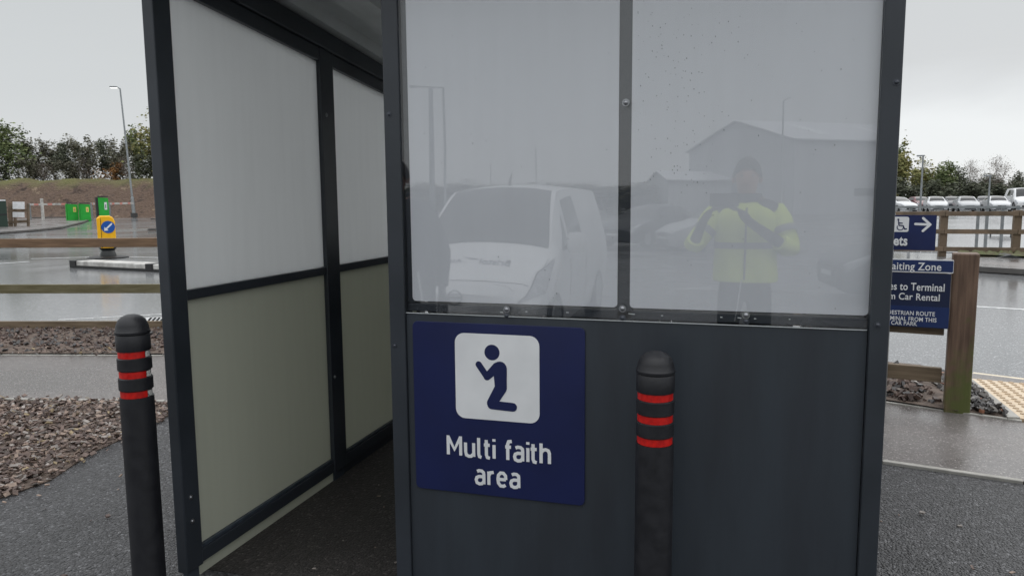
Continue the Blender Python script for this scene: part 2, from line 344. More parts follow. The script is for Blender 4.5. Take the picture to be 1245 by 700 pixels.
# near tarmac apron (z = 0), footpath, edgings, soil strip
nearL = [G(0, 488), G(205, 491)]
path_near = [(-9.0, 2.9), (-5.03, 3.93), (-3.82, 4.19), (-2.8, 4.5), (-1.6, 4.72), (-.4, 4.55), (.78, 4.19), (1.39, 4.06), (2.6, 3.8), (6, 2.9)]
path_far = [(-9.4, 4.3), (-6.51, 5.14), (-5.0, 5.50), (-3.4, 5.88), (-2.0, 6.05), (-.6, 5.88), (.98, 5.47), (1.75, 5.20), (2.9, 4.95), (6.4, 4.2)]
fence_l = [(-10.0, 5.67), (-7.83, 6.21), (-6.0, 6.66), (-4.2, 7.1), (-2.2, 7.3)]
def off(pl, d):
    out = []
    for i, p in enumerate(pl):
        a = Vector(pl[max(0, i-1)]); b = Vector(pl[min(len(pl)-1, i+1)]); t = (b-a).normalized(); out.append((p[0]-t.y*d, p[1]+t.x*d))
    return out
struct(polysheet('tarmac', [(-14, -1.35), (14, -1.35), (14, 1.6)] + path_near[::-1] + [(-14, 2.2)], 0, tarmac))
struct(polysheet('footpath', off(path_near, .035) + off(path_far, -.0)[::-1], .004, path_m))
def edging(name, pl, w, z, m, seg=True):
    mb = MB(); L = off(pl, w)
    for i in range(len(pl)-1):
        a, b, c, d = Vector(pl[i]), Vector(pl[i+1]), Vector(L[i+1]), Vector(L[i])
        n = max(1, round((b-a).length/.92))
        for k in range(n):
            t0, t1 = (k+.006)/n, (k+1-.006)/n
            mb.prism([a.lerp(b, t0), a.lerp(b, t1), d.lerp(c, t1), d.lerp(c, t0)], .1, Matrix.Translation((0, 0, z-.1)))
    return struct(mb.build(name, m, bevel=.004))
edging('edging_strip', path_near, .035, .016, kerb_m)
edging('edging_strip', path_far, .03, .014, kerb_m)
soil_far = [(-12.0, 5.3), (-7.9, 6.36), (-6.0, 6.82), (-4.2, 7.25), (-2.2, 7.5), (-.4, 7.25), (1.0, 6.85), (1.50, 6.72)]
def rough_sheet(name, near, far, z, m, amp, nx=60, ny=8):
    """soil strip with real lumps between two polylines"""
    def samp(pl, t):
        L = [0]
        for i in range(len(pl)-1): L.append(L[-1] + (Vector(pl[i+1])-Vector(pl[i])).length)
        s = t*L[-1]
        for i in range(len(pl)-1):
            if s <= L[i+1] or i == len(pl)-2:
                return Vector(pl[i]).lerp(Vector(pl[i+1]), (s-L[i])/(L[i+1]-L[i]))
    mb = MB(); vs = []
    for j in range(ny+1):
        for i in range(nx+1):
            p = samp(near, i/nx).lerp(samp(far, i/nx), j/ny)
            vs.append((p.x, p.y, z + (random.uniform(-amp, amp) if 0 < j < ny else -.01)))
    fs = [(j*(nx+1)+i, j*(nx+1)+i+1, (j+1)*(nx+1)+i+1, (j+1)*(nx+1)+i) for j in range(ny) for i in range(nx)]
    mb.add(vs, fs); o = mb.build(name, m, smooth=True); o['kind'] = 'structure'; return o
pf = [p for p in off(path_far, .03) if p[0] < 1.2] + [(1.42, 5.30)]
rough_sheet('soil_bed', pf, [(-9.6, 5.9)] + [p for p in soil_far if p[0] > -9] , .035, soil_m, .009, 160, 12)
struct(polysheet('soil_base', pf + soil_far[::-1], .0, soil_m, .07))
# woodchip bed on the left
chipA = [G(0, 606), G(60, 585), G(110, 552), G(165, 526), G(206, 505), (-3.55, 4.18)]
chip_poly = [(p[0], p[1]) for p in chipA] + [(p[0], p[1]) for p in path_near[2::-1]] + [(-9.0, 2.6), (-8, 1.6), (-4.6, 1.85)]
struct(polysheet('woodchip_base', chip_poly, .006, soil_m, .05))
def inside(x, y, P):
    c = False; n = len(P)
    for i in range(n):
        x1, y1 = P[i][0], P[i][1]; x2, y2 = P[(i+1) % n][0], P[(i+1) % n][1]
        if (y1 > y) != (y2 > y) and x < (x2-x1)*(y-y1)/(y2-y1)+x1: c = not c
    return c
def scatter(name, poly, n, smin, smax, mats, z, flat=.3, wts=None, spill=0, thick=.25):
    mb = MB(); xs = [p[0] for p in poly]; ys = [p[1] for p in poly]; k = 0; tries = 0
    while k < n and tries < n*20:
        tries += 1
        x = random.uniform(min(xs), max(xs)); y = random.uniform(min(ys), max(ys))
        if not inside(x + random.gauss(0, spill), y + random.gauss(0, spill), poly): continue
        a = random.uniform(smin, smax); b = a*random.uniform(.35, .8); t = a*thick*random.uniform(.4, 1)
        M = Matrix.Translation((x, y, z + random.uniform(0, a*.5))) @ Matrix.Rotation(random.uniform(0, 6.3), 4, 'Z') @ Matrix.Rotation(random.gauss(0, flat), 4, 'X') @ Matrix.Rotation(random.gauss(0, flat), 4, 'Y')
        j = lambda: random.uniform(.6, 1.1)
        vs = [Vector((sx*a/2*j(), sy*b/2*j(), sz*t/2)) for sz in (-1, 1) for sy in (-1, 1) for sx in (-1, 1)]
        mb.add([M @ v for v in vs], [(0,2,3,1),(4,5,7,6),(0,1,5,4),(1,3,7,5),(3,2,6,7),(2,0,4,6)], random.choices(range(len(mats)), wts)[0]); k += 1
    o = mb.build(name, mats); o['kind'] = 'stuff'; return o
vis_chip = [p for p in chip_poly if True]
tag(scatter('woodchip_mulch', vis_chip, 21000, .011, .042, chip_ms, .012, .35, (5, 2.6, 4.5, 2.4, .4), .045), 'loose brown and tan woodchip mulch beside the tarmac', 'woodchips')
lit = off(path_far, .02); lit2 = off(path_far, .32)
tag(scatter('leaf_litter', [p for p in lit if p[0] < 1.3] + [p for p in lit2 if p[0] < 1.3][::-1], 1500, .015, .05, chip_ms + [stone_ms[0]], .03, .5, (4, 2, 5, 1.5, .5, 4), .06), 'dead leaves and broken bark along the edge of the path', 'leaf litter')
tag(scatter('soil_clods', [(-.2, 5.95), (1.0, 5.52), (1.35, 5.42), (1.38, 6.6), (-.2, 7.0)], 1500, .015, .06, [chip_ms[2], chip_ms[0], stone_ms[0], chip_ms[3]], .03, .6, (6, 4, 3, .5), .02, .6), 'dark clods, bark and dead leaves on the soil left of the big post', 'soil clods')
tag(scatter('soil_clods', [(-9, 5.55), (-6.4, 5.4), (-3.5, 6.1), (-3.5, 7.0), (-6.2, 6.6), (-9, 5.95)], 2200, .015, .05, [chip_ms[2], chip_ms[0], stone_ms[0], chip_ms[3]], .03, .6, (6, 4, 3, .5), .02, .6), 'dark clods and dead leaves on the soil under the left fence', 'soil clods')
tag(scatter('loose_grit', [(-4.6, 1.7), (-1.95, 1.7), (-1.95, 4.2), (-3.7, 4.2)], 110, .008, .034, [chip_ms[3], chip_ms[1], chip_ms[2]], .004, .15), 'scattered pale woodchip fragments on the grey tarmac', 'fragments')
tag(scatter('shelter_floor_litter', [(-1.75, 2.3), (.3, 2.3), (.3, 4.3), (-1.75, 4.3)], 70, .006, .02, [chip_ms[3], chip_ms[1]], .004, .15), 'small pale leaf and grit fragments on the dark shelter floor', 'fragments')
tag(scatter('tarmac_grit', [(.45, 2.3), (2.6, 2.3), (2.6, 3.7), (.7, 4.1)], 22, .008, .03, [chip_ms[3], chip_ms[1], chip_ms[0]], .004, .15), 'few stray leaves and stones on the tarmac right of the shelter', 'fragments')
floor_dark = asphalt('tarmac_floor', (.022, .019, .018), (.05, .045, .042), 110, .7, .6, 1.2, .4, .01)  # darker tarmac tone for the slab under the roof
struct(polysheet('shelter_floor', [(-1.93, 2.26), (.4, 2.26), (.4, 4.45), (-1.93, 4.45)], .004, floor_dark, .03))
# right: gravel pocket, tactile paving, kerb line, crossing
gp = [(1.47, 5.34), (1.68, 5.26), (1.72, 6.25), (1.5, 6.5), (1.42, 6.2)]
struct(polysheet('gravel_base', gp, .012, soil_m, .05))
tag(scatter('gravel', gp, 520, .02, .05, stone_ms, .03, .6, (6, 3, .5), .01, .6), 'dark wet gravel round the foot of the big fence post', 'gravel')
tA, tB, tC, tD = Vector((1.76, 6.32)), Vector((1.745, 5.235)), Vector((4.2, 4.75)), Vector((4.2, 5.75))
struct(polysheet('tactile_paving', [tA, tB, tC, tD], .02, tact_m))
mb = MB(); U = (tC-tB).normalized(); V = (tA-tB).normalized()
for i in range(34):
    for j in range(16):
        p = tB + U*(.05+.067*i) + V*(.05+.067*j)
        mb.lathe([(.019, 0), (.016, .006), (0.0001, .007)], 8, (p.x, p.y, .02))
struct(mb.build('tactile_blisters', tact_gap, smooth=True))
struct(polysheet('paving_border', [tA + Vector((-.07, .02)), tB + Vector((-.07, -.01)), tB, tA], .026, kerb_m))
kl = [G(1060, 441), G(1180, 455), G(1245, 463), G(1400, 480)]
kl = [(p.x, p.y) for p in kl]
struct(polysheet('crossing_apron', [tA, tD, kl[3], kl[2], kl[1]], .012, path_m))
edging('kerb_stones', kl[1:], .11, .0, cream_m); edging('kerb_stones', off(kl[1:], .20), .07, -.05, cream_m)
edging('kerb_stones', [(p[0], p[1]) for p in soil_far[1:]], .1, .0, kerb_wet)
# road markings
def line(pts, w, name='road_marking', m=None, z=-.066):
    P = [G(x, y, z) for x, y in pts]; pl = [(p.x, p.y) for p in P]; L = off(pl, w)
    return struct(polysheet(name, pl + L[::-1], z+.0, m or paint_w, .008))
line([(1150, 370.5), (1260, 377.5)], .1)
line([(-20, 321.5), (36, 318)], .1); line([(37, 314.5), (110, 312.5)], .1); line([(140, 312), (240, 314)], .09)
line([(70, 389), (215, 381)], .05)
for k in range(5): line([(181+5*k, 391), (186+5*k, 385.5)], .08)
line([(38, 270), (56, 273.5)], .15)
# left islands and far kerbs
isl = [G(86, 316, .05), G(86, 322, 0.02), G(250, 333, 0.02), G(250, 318, .05)]
a, b = G(86, 325, -.066), G(260, 334, -.066)
d = Vector((b.x-a.x, b.y-a.y)).normalized(); nrm = Vector((-d.y, d.x))
P0 = Vector((a.x, a.y)); P1 = Vector((b.x, b.y))
struct(MB().prism([P0, P1, P1+nrm*.45, P0+nrm*.45], .16, Matrix.Translation((0, 0, -.07))).build('traffic_island_kerb', kerb_white, bevel=.02))
struct(MB().prism([P0-nrm*.025, P1-nrm*.025, P1-nrm*.002, P0-nrm*.002], .055, Matrix.Translation((0, 0, -.068))).build('traffic_island_skirt', black_rub))
for t in (0.0, .56): 
    q = P0.lerp(P1, t); struct(MB().prism([q-nrm*.03, q-nrm*.03+d*.22, q+nrm*.47+d*.22, q+nrm*.47], .165, Matrix.Translation((0, 0, -.065))).build('island_end_block', black_rub, bevel=.01))
def slab(pts, z0, h, name, m):
    P = [G(x, y, z0+h) for x, y in pts]; return struct(polysheet(name, [(p.x, p.y) for p in P], z0+h, m, h+.05))
K = [(-60, 288.5), (0, 284.5), (40, 281.5), (70, 278), (95, 272), (105, 268.6)]
kp = [(G(x, y, -.07).x, G(x, y, -.07).y) for x, y in K]
struct(polysheet('pavement', kp + [(G(60, 262.8, -.07).x, G(60, 262.8, -.07).y), (G(-60, 266, -.07).x, G(-60, 266, -.07).y)], .02, path_m, .1))
edging('kerb_stones', kp, -.25, .05, kerb_wet)
def kerbrun(pts, w=.25, z=.06, m=None):
    P = [G(x, y, -.07) for x, y in pts]; edging('kerb_stones', [(p.x, p.y) for p in P], w, z, m or kerb_wet)
kerbrun([(180, 281), (240, 279.5)], .5, .06); kerbrun([(106, 281), (180, 279)], .15, -.03, kerb_m); kerbrun([(183, 268), (230, 267.5)], .6, .1); kerbrun([(38, 266.5), (170, 264.5)], .4, .12)
# right: far pavement, verge, wet lot
P = [G(1120, 328, -.07), G(1190, 331.5, -.07), G(1245, 335, -.07), G(1330, 340, -.07)]
kr = [(p.x, p.y) for p in P]
edging('kerb_stones', kr, .15, .05, kerb_wet)
far1 = off(kr, 3.2); struct(polysheet('pavement', off(kr, .1) + far1[::-1], .02, path_m, .1))
far2 = off(kr, 5.4); o = rough_sheet('grass_verge', far1, far2, .08, verge_m, .06, 50, 10)
struct(polysheet('verge_base', far1 + far2[::-1], .03, verge_m, .1))
A = [Vector(far2[0])+Vector((-6, 1)), Vector(far2[-1])+Vector((6, -2))]
struct(polysheet('car_park', [(-4, 24), (5, 22), (14, 20.0), (40, 22), (120, 140), (10, 160)], -.05, lot_m, .1))
# banks
def bank(name, x0, x1, dep0, ztop, run, deep, y_foot):
    mb = MB(); nx = 90; ny = 14; vs = []
    for i in range(nx+1):
        x = x0 + (x1-x0)*i/nx
        for j in range(ny+1):
            t = j/ny; r = ray(x, 250); f = Vector((r.x, r.y)).normalized()
            dist = dep0 + run*t if j < ny else dep0+deep
            s = min(1, t*1.25); z = ztop*(s*s*(3-2*s)) + random.gauss(0, .10)*(j > 0) - .1*(j == 0)
            k = dist/ (Vector((r.x, r.y)).length/1.0) * Vector((r.x, r.y)).length
            hv = Vector((r.x, r.y)); hv = hv*(dist)     # depth along the view axis
            vs.append((hv.x, hv.y, z))
    fs = [(i*(ny+1)+j, (i+1)*(ny+1)+j, (i+1)*(ny+1)+j+1, i*(ny+1)+j+1) for i in range(nx) for j in range(ny)]
    mb.add(vs, fs); o = mb.build(name, bank_m, smooth=True); return struct(o)
bank('embankment', -420, 760, 74, 4.0, 9, 60, 0)
# ================================================================== TREES
def leafmat(name, c, c2):
    m, nt, b = new_mat(name); b.inputs['Roughness'].default_value = .8
    tc = nt.nodes.new('ShaderNodeTexCoord'); n = nt.nodes.new('ShaderNodeTexNoise'); n.inputs['Scale'].default_value = 1.1; n.inputs['Detail'].default_value = 6
    nt.links.new(tc.outputs['Object'], n.inputs['Vector'])
    cr = nt.nodes.new('ShaderNodeValToRGB'); cr.color_ramp.elements[0].color = (*c, 1); cr.color_ramp.elements[1].color = (*c2, 1)
    cr.color_ramp.elements[0].position = .38; cr.color_ramp.elements[1].position = .66
    nt.links.new(n.outputs['Fac'], cr.inputs[0]); nt.links.new(cr.outputs[0], b.inputs['Base Color']); return m
LM = {'green': leafmat('leaf_green', srgb(84, 98, 62), srgb(128, 138, 92)), 'dull': leafmat('leaf_dull', srgb(92, 92, 78), srgb(126, 124, 106)),
      'orange': leafmat('leaf_orange', srgb(146, 104, 62), srgb(172, 132, 82)), 'dark': leafmat('leaf_dark', srgb(70, 76, 62), srgb(102, 106, 86)),
      'yellow': leafmat('leaf_yellow', srgb(112, 116, 70), srgb(152, 144, 92)), 'bare': leafmat('leaf_sparse', srgb(108, 98, 92), srgb(146, 136, 126))}
bark_m = mat('bark', srgb(84, 76, 68), .9, c2=srgb(60, 54, 48), scale=6, bump=.5, bscale=10)
def make_tree(h, w, kind, nleaf, seed, leaf=.22, low=.12):
    rnd = random.Random(seed)
    root = empty('tree')
    tb = MB(); tips = []
    def branch(p, d, L, r, lvl):
        pts = [p]; q = p.copy(); dd = d.copy()
        for _ in range(3):
            dd = (dd + Vector((rnd.gauss(0, .16), rnd.gauss(0, .16), rnd.gauss(.05, .08)))).normalized(); q = q + dd*L/3; pts.append(q.copy())
        tb.tube(pts, [r, r*.85, r*.7, r*.5], 5 if lvl < 2 else 3, cap=False)
        if lvl >= 3: tips.append(q); return
        for k in range(rnd.choice((3, 4))):
            t = pts[rnd.choice((1, 2, 3))]; a = rnd.uniform(0, 2*PI); sp = rnd.uniform(.5, .95)
            nd = (dd + Vector((math.cos(a)*sp, math.sin(a)*sp, rnd.uniform(-.1, .4)))).normalized()
            branch(t, nd, L*rnd.uniform(.55, .8), r*.5, lvl+1)
        tips.append(q)
    nst = 3
    for k in range(nst):
        a = rnd.uniform(0, 2*PI); branch(Vector((rnd.gauss(0, w*.1), rnd.gauss(0, w*.1), -.2)), Vector((math.cos(a)*.35, math.sin(a)*.35, 1)).normalized(), h*.42, .014*h, 0)
    zs = max(t.z for t in tips); rr = max(math.hypot(t.x, t.y) for t in tips)
    S = Matrix.Diagonal((w/2/rr*1.02, w/2/rr*1.02, h/zs*.97, 1))
    tb.v = [tuple(S @ Vector(v)) for v in tb.v]; tips = [S @ t for t in tips]
    tb.build('trunk', bark_m, root, smooth=True)
    lb = MB()
    cl = [rnd.choice(tips) + Vector((rnd.gauss(0, w*.05), rnd.gauss(0, w*.05), rnd.gauss(-h*.03, h*.05))) for _ in range(max(8, nleaf//34))]
    for k in range(nleaf):
        c = rnd.choice(cl) if rnd.random() < .78 else Vector((rnd.gauss(0, w*.25), rnd.gauss(0, w*.25), rnd.uniform(h*.03, h*.7)))
        p = c + Vector((rnd.gauss(0, w*.055), rnd.gauss(0, w*.055), rnd.gauss(0, h*.045)))
        if p.z < h*.03: p.z = abs(p.z) + h*.05
        s = leaf*rnd.uniform(.5, 1.2)
        M = Matrix.Translation(p) @ Matrix.Rotation(rnd.uniform(0, 6.3), 4, 'Z') @ Matrix.Rotation(rnd.uniform(-1.4, 1.4), 4, 'X')
        lb.add([M @ Vector((-s, 0, 0)), M @ Vector((0, -s*.5, s*.1)), M @ Vector((s, 0, 0)), M @ Vector((0, s*.5, s*.1))], [(0, 1, 2, 3)])
    lb.build('crown', LM[kind], root)
    return root
protos = {}
def plant(px, base_y, top_y, depth, wpx, kind, label, group, zb=None, dense=1.0, cat='tree'):
    p = AT(px, base_y, depth); top = AT(px, top_y, depth).z
    z = zb if zb is not None else p.z
    h = max(.8, top-z); w = wpx/FPX*depth
    key = (kind, random.randrange(2), round(dense, 1))
    if key not in protos:
        protos[key] = make_tree(6, 5, kind, int(3600*dense), hash(kind) % 99 + key[1]*7 + 3 if False else (sum(map(ord, kind)) + key[1]*7), leaf=.2 if kind != 'bare' else .08); o = protos[key]
        o['used'] = 0
    src = protos[key]
    if src['used'] == 0: o = src; src['used'] = 1
    else: o = copy_tree(src)
    o.location = (p.x, p.y, z); s = h/6; sw = w/5
    o.scale = (sw, sw, s); o.rotation_euler = (0, 0, random.uniform(0, 6.3))
    o.name = 'tree' if cat == 'tree' else 'shrub'
    tag(o, label, cat, group); return o
gL = 'trees along the top of the bank'
for px, ty, w, kind, lab in [(-14, 156, 50, 'green', 'leafy green tree at the far left of the bank, cut by the photo edge'), (17, 150, 46, 'green', 'tallest green tree on the bank, above the two white boards'), (44, 165, 34, 'dull', 'grey-green tree on the bank just left of the white barrier post'),
        (66, 170, 34, 'dull', 'dull thin tree on the bank above the white barrier post'), (88, 171, 34, 'dark', 'dark tree on the bank above the first green machine'), (107, 165, 32, 'dull', 'dull thin tree on the bank above the second green machine'),
        (128, 168, 32, 'dark', 'dark tree on the bank behind the orange bush'), (148, 166, 32, 'dull', 'thin dull tree on the bank right behind the street lamp column'), (172, 154, 36, 'green', 'green tree on the bank right of the street lamp'), (196, 144, 44, 'yellow', 'yellow-green tree on the bank against the shelter post'), (228, 146, 44, 'green', 'green tree on the bank behind the frosted wall')]:
    plant(px, 224, ty, random.uniform(84, 88), w*1.12, kind, lab, gL, zb=3.6, dense=.8)
for px, ty, w, kind, lab in [(4, 185, 34, 'dark', 'low dark bush at the left end of the bank'), (33, 190, 30, 'dull', 'low dull bush between the two leftmost bank trees'), (60, 196, 28, 'bare', 'bare brushwood behind the white barrier post'), (84, 194, 30, 'dull', 'low dull bush above the first green machine'), (110, 190, 30, 'bare', 'bare brushwood above the second green machine'),
        (133, 197, 30, 'orange', 'orange autumn bush on the bank left of the street lamp'), (156, 190, 26, 'bare', 'bare brushwood touching the street lamp column'), (180, 186, 36, 'dark', 'low dark bush beside the shelter post')]:
    plant(px, 224, ty, random.uniform(83, 84), w*1.15, kind, lab, 'bushes along the top of the bank', zb=3.6, dense=.8, cat='bush')
gR = 'trees behind the far car park'
for px, ty, w, kind, lab in [(1070, 172, 46, 'green', 'green tree behind the car park, mostly behind the shelter post'), (1097, 176, 36, 'yellow', 'yellow-green tree beside the right shelter post'), (1121, 192, 38, 'yellow', 'broad yellow-green tree above the hatchback and the arrow sign'), (1146, 197, 30, 'green', 'green tree behind the orange autumn tree'),
        (1152, 206, 30, 'orange', 'orange autumn tree behind the parked cars'), (1168, 203, 28, 'dark', 'dark tree right of the orange autumn tree'), (1184, 193, 30, 'bare', 'bare pale tree behind the third silver car'), (1192, 212, 34, 'dark', 'low dark tree under the bare trees'),
        (1217, 188, 38, 'bare', 'tall bare tree behind the fourth silver car'), (1215, 214, 34, 'dark', 'low dark tree behind the fourth silver car'), (1242, 209, 30, 'dark', 'dark tree at the right edge of the photo'), (1275, 200, 46, 'dark', 'dark tree past the right edge of the car park')]:
    plant(px, 240, ty, random.uniform(98, 112), w*1.2, kind, lab, gR, zb=-.1, dense=1.0)
for i, px in enumerate((262, 300, 340, 385, 430, 480, 530, 585, 640, 700)):
    plant(px, 224, 156+(i*7) % 17, random.uniform(84, 88), 56, ('green', 'dull', 'dark', 'yellow')[i % 4], 'bushy tree on the part of the bank that the shelter hides', 'trees on the bank behind the shelter', zb=3.6, dense=.8)
for i, px in enumerate((770, 820, 870, 920, 970, 1020)):
    plant(px, 240, 178+(i*9) % 22, random.uniform(98, 110), 62, ('green', 'dark', 'yellow')[i % 3], 'tree behind the part of the car park that the shelter hides', 'trees behind the shelter', zb=-.1)
for px, ty, w, lab in [(1100, 216, 40, 'dark hedge bush behind the leftmost hatchback'), (1135, 218, 40, 'dark hedge bush behind the second silver car'), (1172, 220, 44, 'dark hedge bush behind the third silver car'), (1208, 221, 40, 'dark hedge bush behind the fourth silver car'), (1243, 221, 40, 'dark hedge bush behind the white van')]:
    plant(px, 240, ty, 94, w*1.2, 'dark', lab, 'bushes behind the far car park', zb=-.1, cat='bush')
# ================================================================== SHELTER
sh = empty('shelter', (-.75, 2.24, 0), 0, 'open-fronted dark grey shelter with frosted upper panels and a navy sign', 'shelter')
SO = Vector((-.75, 2.24, 0))
def sb(mb, name, m, bevel=0, smooth=False, parent=None):
    mb.v = [(v[0]-SO.x, v[1]-SO.y, v[2]-SO.z) for v in mb.v]
    return mb.build(name, m, parent or sh, smooth=smooth, bevel=bevel)
XI = -1.885; YB = 4.36
def rz(y): return 2.131 - .0885*(y-2.36)         # underside of the wall's top rail
def sz(y): return 2.243 - .0975*(y-2.816)        # soffit
def post(x0, x1, y0, y1, z0=.05, zt=None):
    zt = zt or sz((y0+y1)/2)-.004
    p = sb(MB().box(x0, x1, y0, y1, z0, zt), 'post', frame_m, .004)
    f = sb(MB().box(x0+.012, x1-.012, y0+.012, y1-.012, -.02, z0-.002), 'foot', foot_m, .002); return p
# left wall
post(XI-.045, XI, 2.13, 2.215); post(XI-.045, XI, 3.185, 3.305); post(XI-.045, XI, YB-.09, YB)
def wallbox(name, y0, y1, za, zb, x0, x1, m, bevel=.002):   # za/zb numbers or functions of y
    A = lambda q, y: q(y) if callable(q) else q
    vs = []
    for z in (za, zb):
        for y in (y0, y1):
            for x in (x0, x1): vs.append((x, y, A(z, y)))
    return sb(MB().add(vs, [(0,2,3,1),(4,5,7,6),(0,1,5,4),(1,3,7,5),(3,2,6,7),(2,0,4,6)]), name, m, bevel)
for y0, y1, tag_ in ((2.217, 3.183, 0), (3.307, YB-.092, 1)):
    wallbox('mid_rail', y0, y1, 1.049, 1.086, XI-.043, XI-.006, frame_m)
    wallbox('sill_rail', y0, y1, .055, .105, XI-.043, XI-.004, frame_m)
    wallbox('sill_lip', y0, y1, .107, .121, XI-.043, XI-.010, foot_m, .001)
    wallbox('top_rail', y0, y1, rz, lambda y: rz(y)+.06, XI-.043, XI-.003, frame_m)
    o = wallbox('upper_panel', y0, y1, 1.088, lambda y: rz(y)-.002, XI-.026, XI-.020, frost_wall, 0); o['label'] = 'pale frosted panel'
    o = wallbox('lower_panel', y0, y1, .123, 1.047, XI-.028, XI-.021, olive_wall, 0); o['label'] = 'sage green lower panel'
wallbox('light_block_strip', 2.217, 3.2, .004, .053, XI-.03, XI-.02, olive_wall, 0)  # added strip blocking light under the wall; pale tone imitates lit ground outside
wallbox('light_block_strip', 3.2, YB-.1, .004, .053, XI-.03, XI-.02, frame_m, 0)  # added dark strip, stops light leaking in under the rear half
wallbox('wall_beam', 2.10, YB, lambda y: rz(y)+.062, lambda y: sz(y)-.002, XI-.05, XI+.012, frame_m, .004)
# roof
mb = MB(); prof = []
x = XI-.09; per = .333
while x < .52:
    prof += [(x, 0), (x+.15, 0), (x+.175, .045), (x+.31, .045)]; x += per
poly_f = [(a, b) for a, b in prof if a < .52]
vs = []; fs = []; n = len(poly_f)
for y in (1.98, YB+.1):
    for a, b in poly_f: vs.append((a, y, sz(y)+b+.002))
    for a, b in poly_f: vs.append((a, y, sz(y)+b+.012))
fs += [(i, i+1, 2*n+i+1, 2*n+i) for i in range(n-1)] + [(n+i, 3*n+i, 3*n+i+1, n+i+1) for i in range(n-1)]
fs += [(i, n+i, n+i+1, i+1) for i in range(n-1)] + [(2*n+i, 2*n+i+1, 3*n+i+1, 3*n+i) for i in range(n-1)]
sb(MB().add(vs, fs), 'roof_sheet', roof_m)
sb(MB().box(XI-.07, .43, 2.12, 2.17, sz(2.14)-.11, sz(2.2)-.004), 'front_beam', frame_m, .004)
sb(MB().box(XI+.002, .36, YB-.06, YB-.012, sz(YB)-.11, sz(YB)-.004), 'back_beam', frame_m, .004)
# back wall and right wall (seen only from other places)
xs = [XI, XI+.76, XI+1.52, .36]
for i in range(3):
    x0, x1 = xs[i]+.004, xs[i+1]-.004
    if i < 2: post(xs[i+1]-.03, xs[i+1]+.03, YB-.07, YB-.01)
    for nm, za, zb_, m, t in (('mid_rail', 1.049, 1.086, frame_m, .02), ('sill_rail', .055, .12, frame_m, .02), ('upper_panel', 1.088, sz(YB)-.112, frost_wall, .004), ('lower_panel', .122, 1.047, steel_panel, .004)):
        sb(MB().box(x0+.031, x1-.031, YB-.036-t, YB-.036+t, za, zb_), nm, m)
post(.365, .41, YB-.09, YB)
for nm, za, zb_, m, t in (('mid_rail', 1.049, 1.086, frame_m, .02), ('sill_rail', .055, .12, frame_m, .02), ('upper_panel', 1.088, sz(YB)-.02, frost_wall, .004), ('lower_panel', .122, 1.047, steel_panel, .004)):
    sb(MB().box(.388-t, .388+t, 2.335, YB-.092, za, zb_), nm, m)
# front section, x -1.096 .. .415
zt = sz(2.3)-.006
sb(MB().box(-1.096, -1.040, 2.232, 2.30, .02, zt), 'post', frame_m, .004)
sb(MB().box(.366, .416, 2.222, 2.31, .02, zt), 'post', frame_m, .004)
sb(MB().box(-.340, -.292, 2.256, 2.30, .10, zt), 'mullion', frame_m, .003)
sb(MB().box(-1.038, .364, 2.256, 2.30, 1.036, 1.062), 'mid_rail', frame_m, .002)
sb(MB().box(-1.038, -1.012, 2.256, 2.30, 1.064, zt), 'frame_strip', frame_m, .002)
sb(MB().box(-1.038, .364, 2.243, 2.252, .055, 1.031), 'lower_sheet', steel_panel)
sb(MB().box(-1.038, .364, 2.256, 2.29, .02, .1), 'sill_rail', frame_m, .002)
for x0, x1 in ((-1.018, -.337), (-.299, .3655)):
    M = Matrix.Translation(((x0+x1)/2, 2.2545, (1.071+zt)/2)) @ FACE
    o = sb(MB().prism(rrect(x1-x0, zt-1.071, .012), .003, M), 'frosted_panel', frost_front); o['label'] = 'frosted translucent panel'
sheet = sb(MB().box(-1.040, .364, 2.240, 2.2485, 1.0335, zt), 'clear_sheet', acrylic)
sb(MB().box(-1.039, .363, 2.2395, 2.2425, 1.0305, 1.0328), 'lit_edge', edge_m)  # pale strip paints the bright lit lower edge of the sheet
# bolts
def bolt(px, Y=2.238, r=.0075, m=None, plane='Y'):
    if plane == 'Y': p = ONY(px[0], px[1], Y); M = Matrix.Translation(p) @ Matrix.Rotation(R(90), 4, 'X')
    else: p = ONX(px[0], px[1], XI); M = Matrix.Translation(p) @ Matrix.Rotation(R(90), 4, 'Y')
    mb = MB().lathe([(r, 0), (r, r*.3), (r*.85, r*.62), (r*.5, r*.85), (.0001, r*.92)], 14, M=M)
    mb.lathe([(r*1.5, 0), (r*1.5, .0012), (r*.9, .0013)], 14, M=M)
    sb(mb, 'bolt', m or bolt_m, smooth=True)
for px in ((232, 604), (234, 633), (397, 140), (407, 458)): bolt(px, plane='X', r=.0065)
bolt((761, 125)); bolt((757, 375)); bolt((757, 386.5), 2.242, m=bolt_dark); bolt((616, 376)); bolt((616, 383.5), 2.2425, m=bolt_dark); bolt((907, 383)); bolt((907, 390.5), 2.2425, m=bolt_dark)
bolt((1067, 395), 2.2215, .006, bolt_dark); bolt((473, 139), 2.2315, .006, bolt_dark); bolt((480, 420), 2.2315, .005, bolt_dark); bolt((1090, 100), 2.2215, .006, bolt_dark)
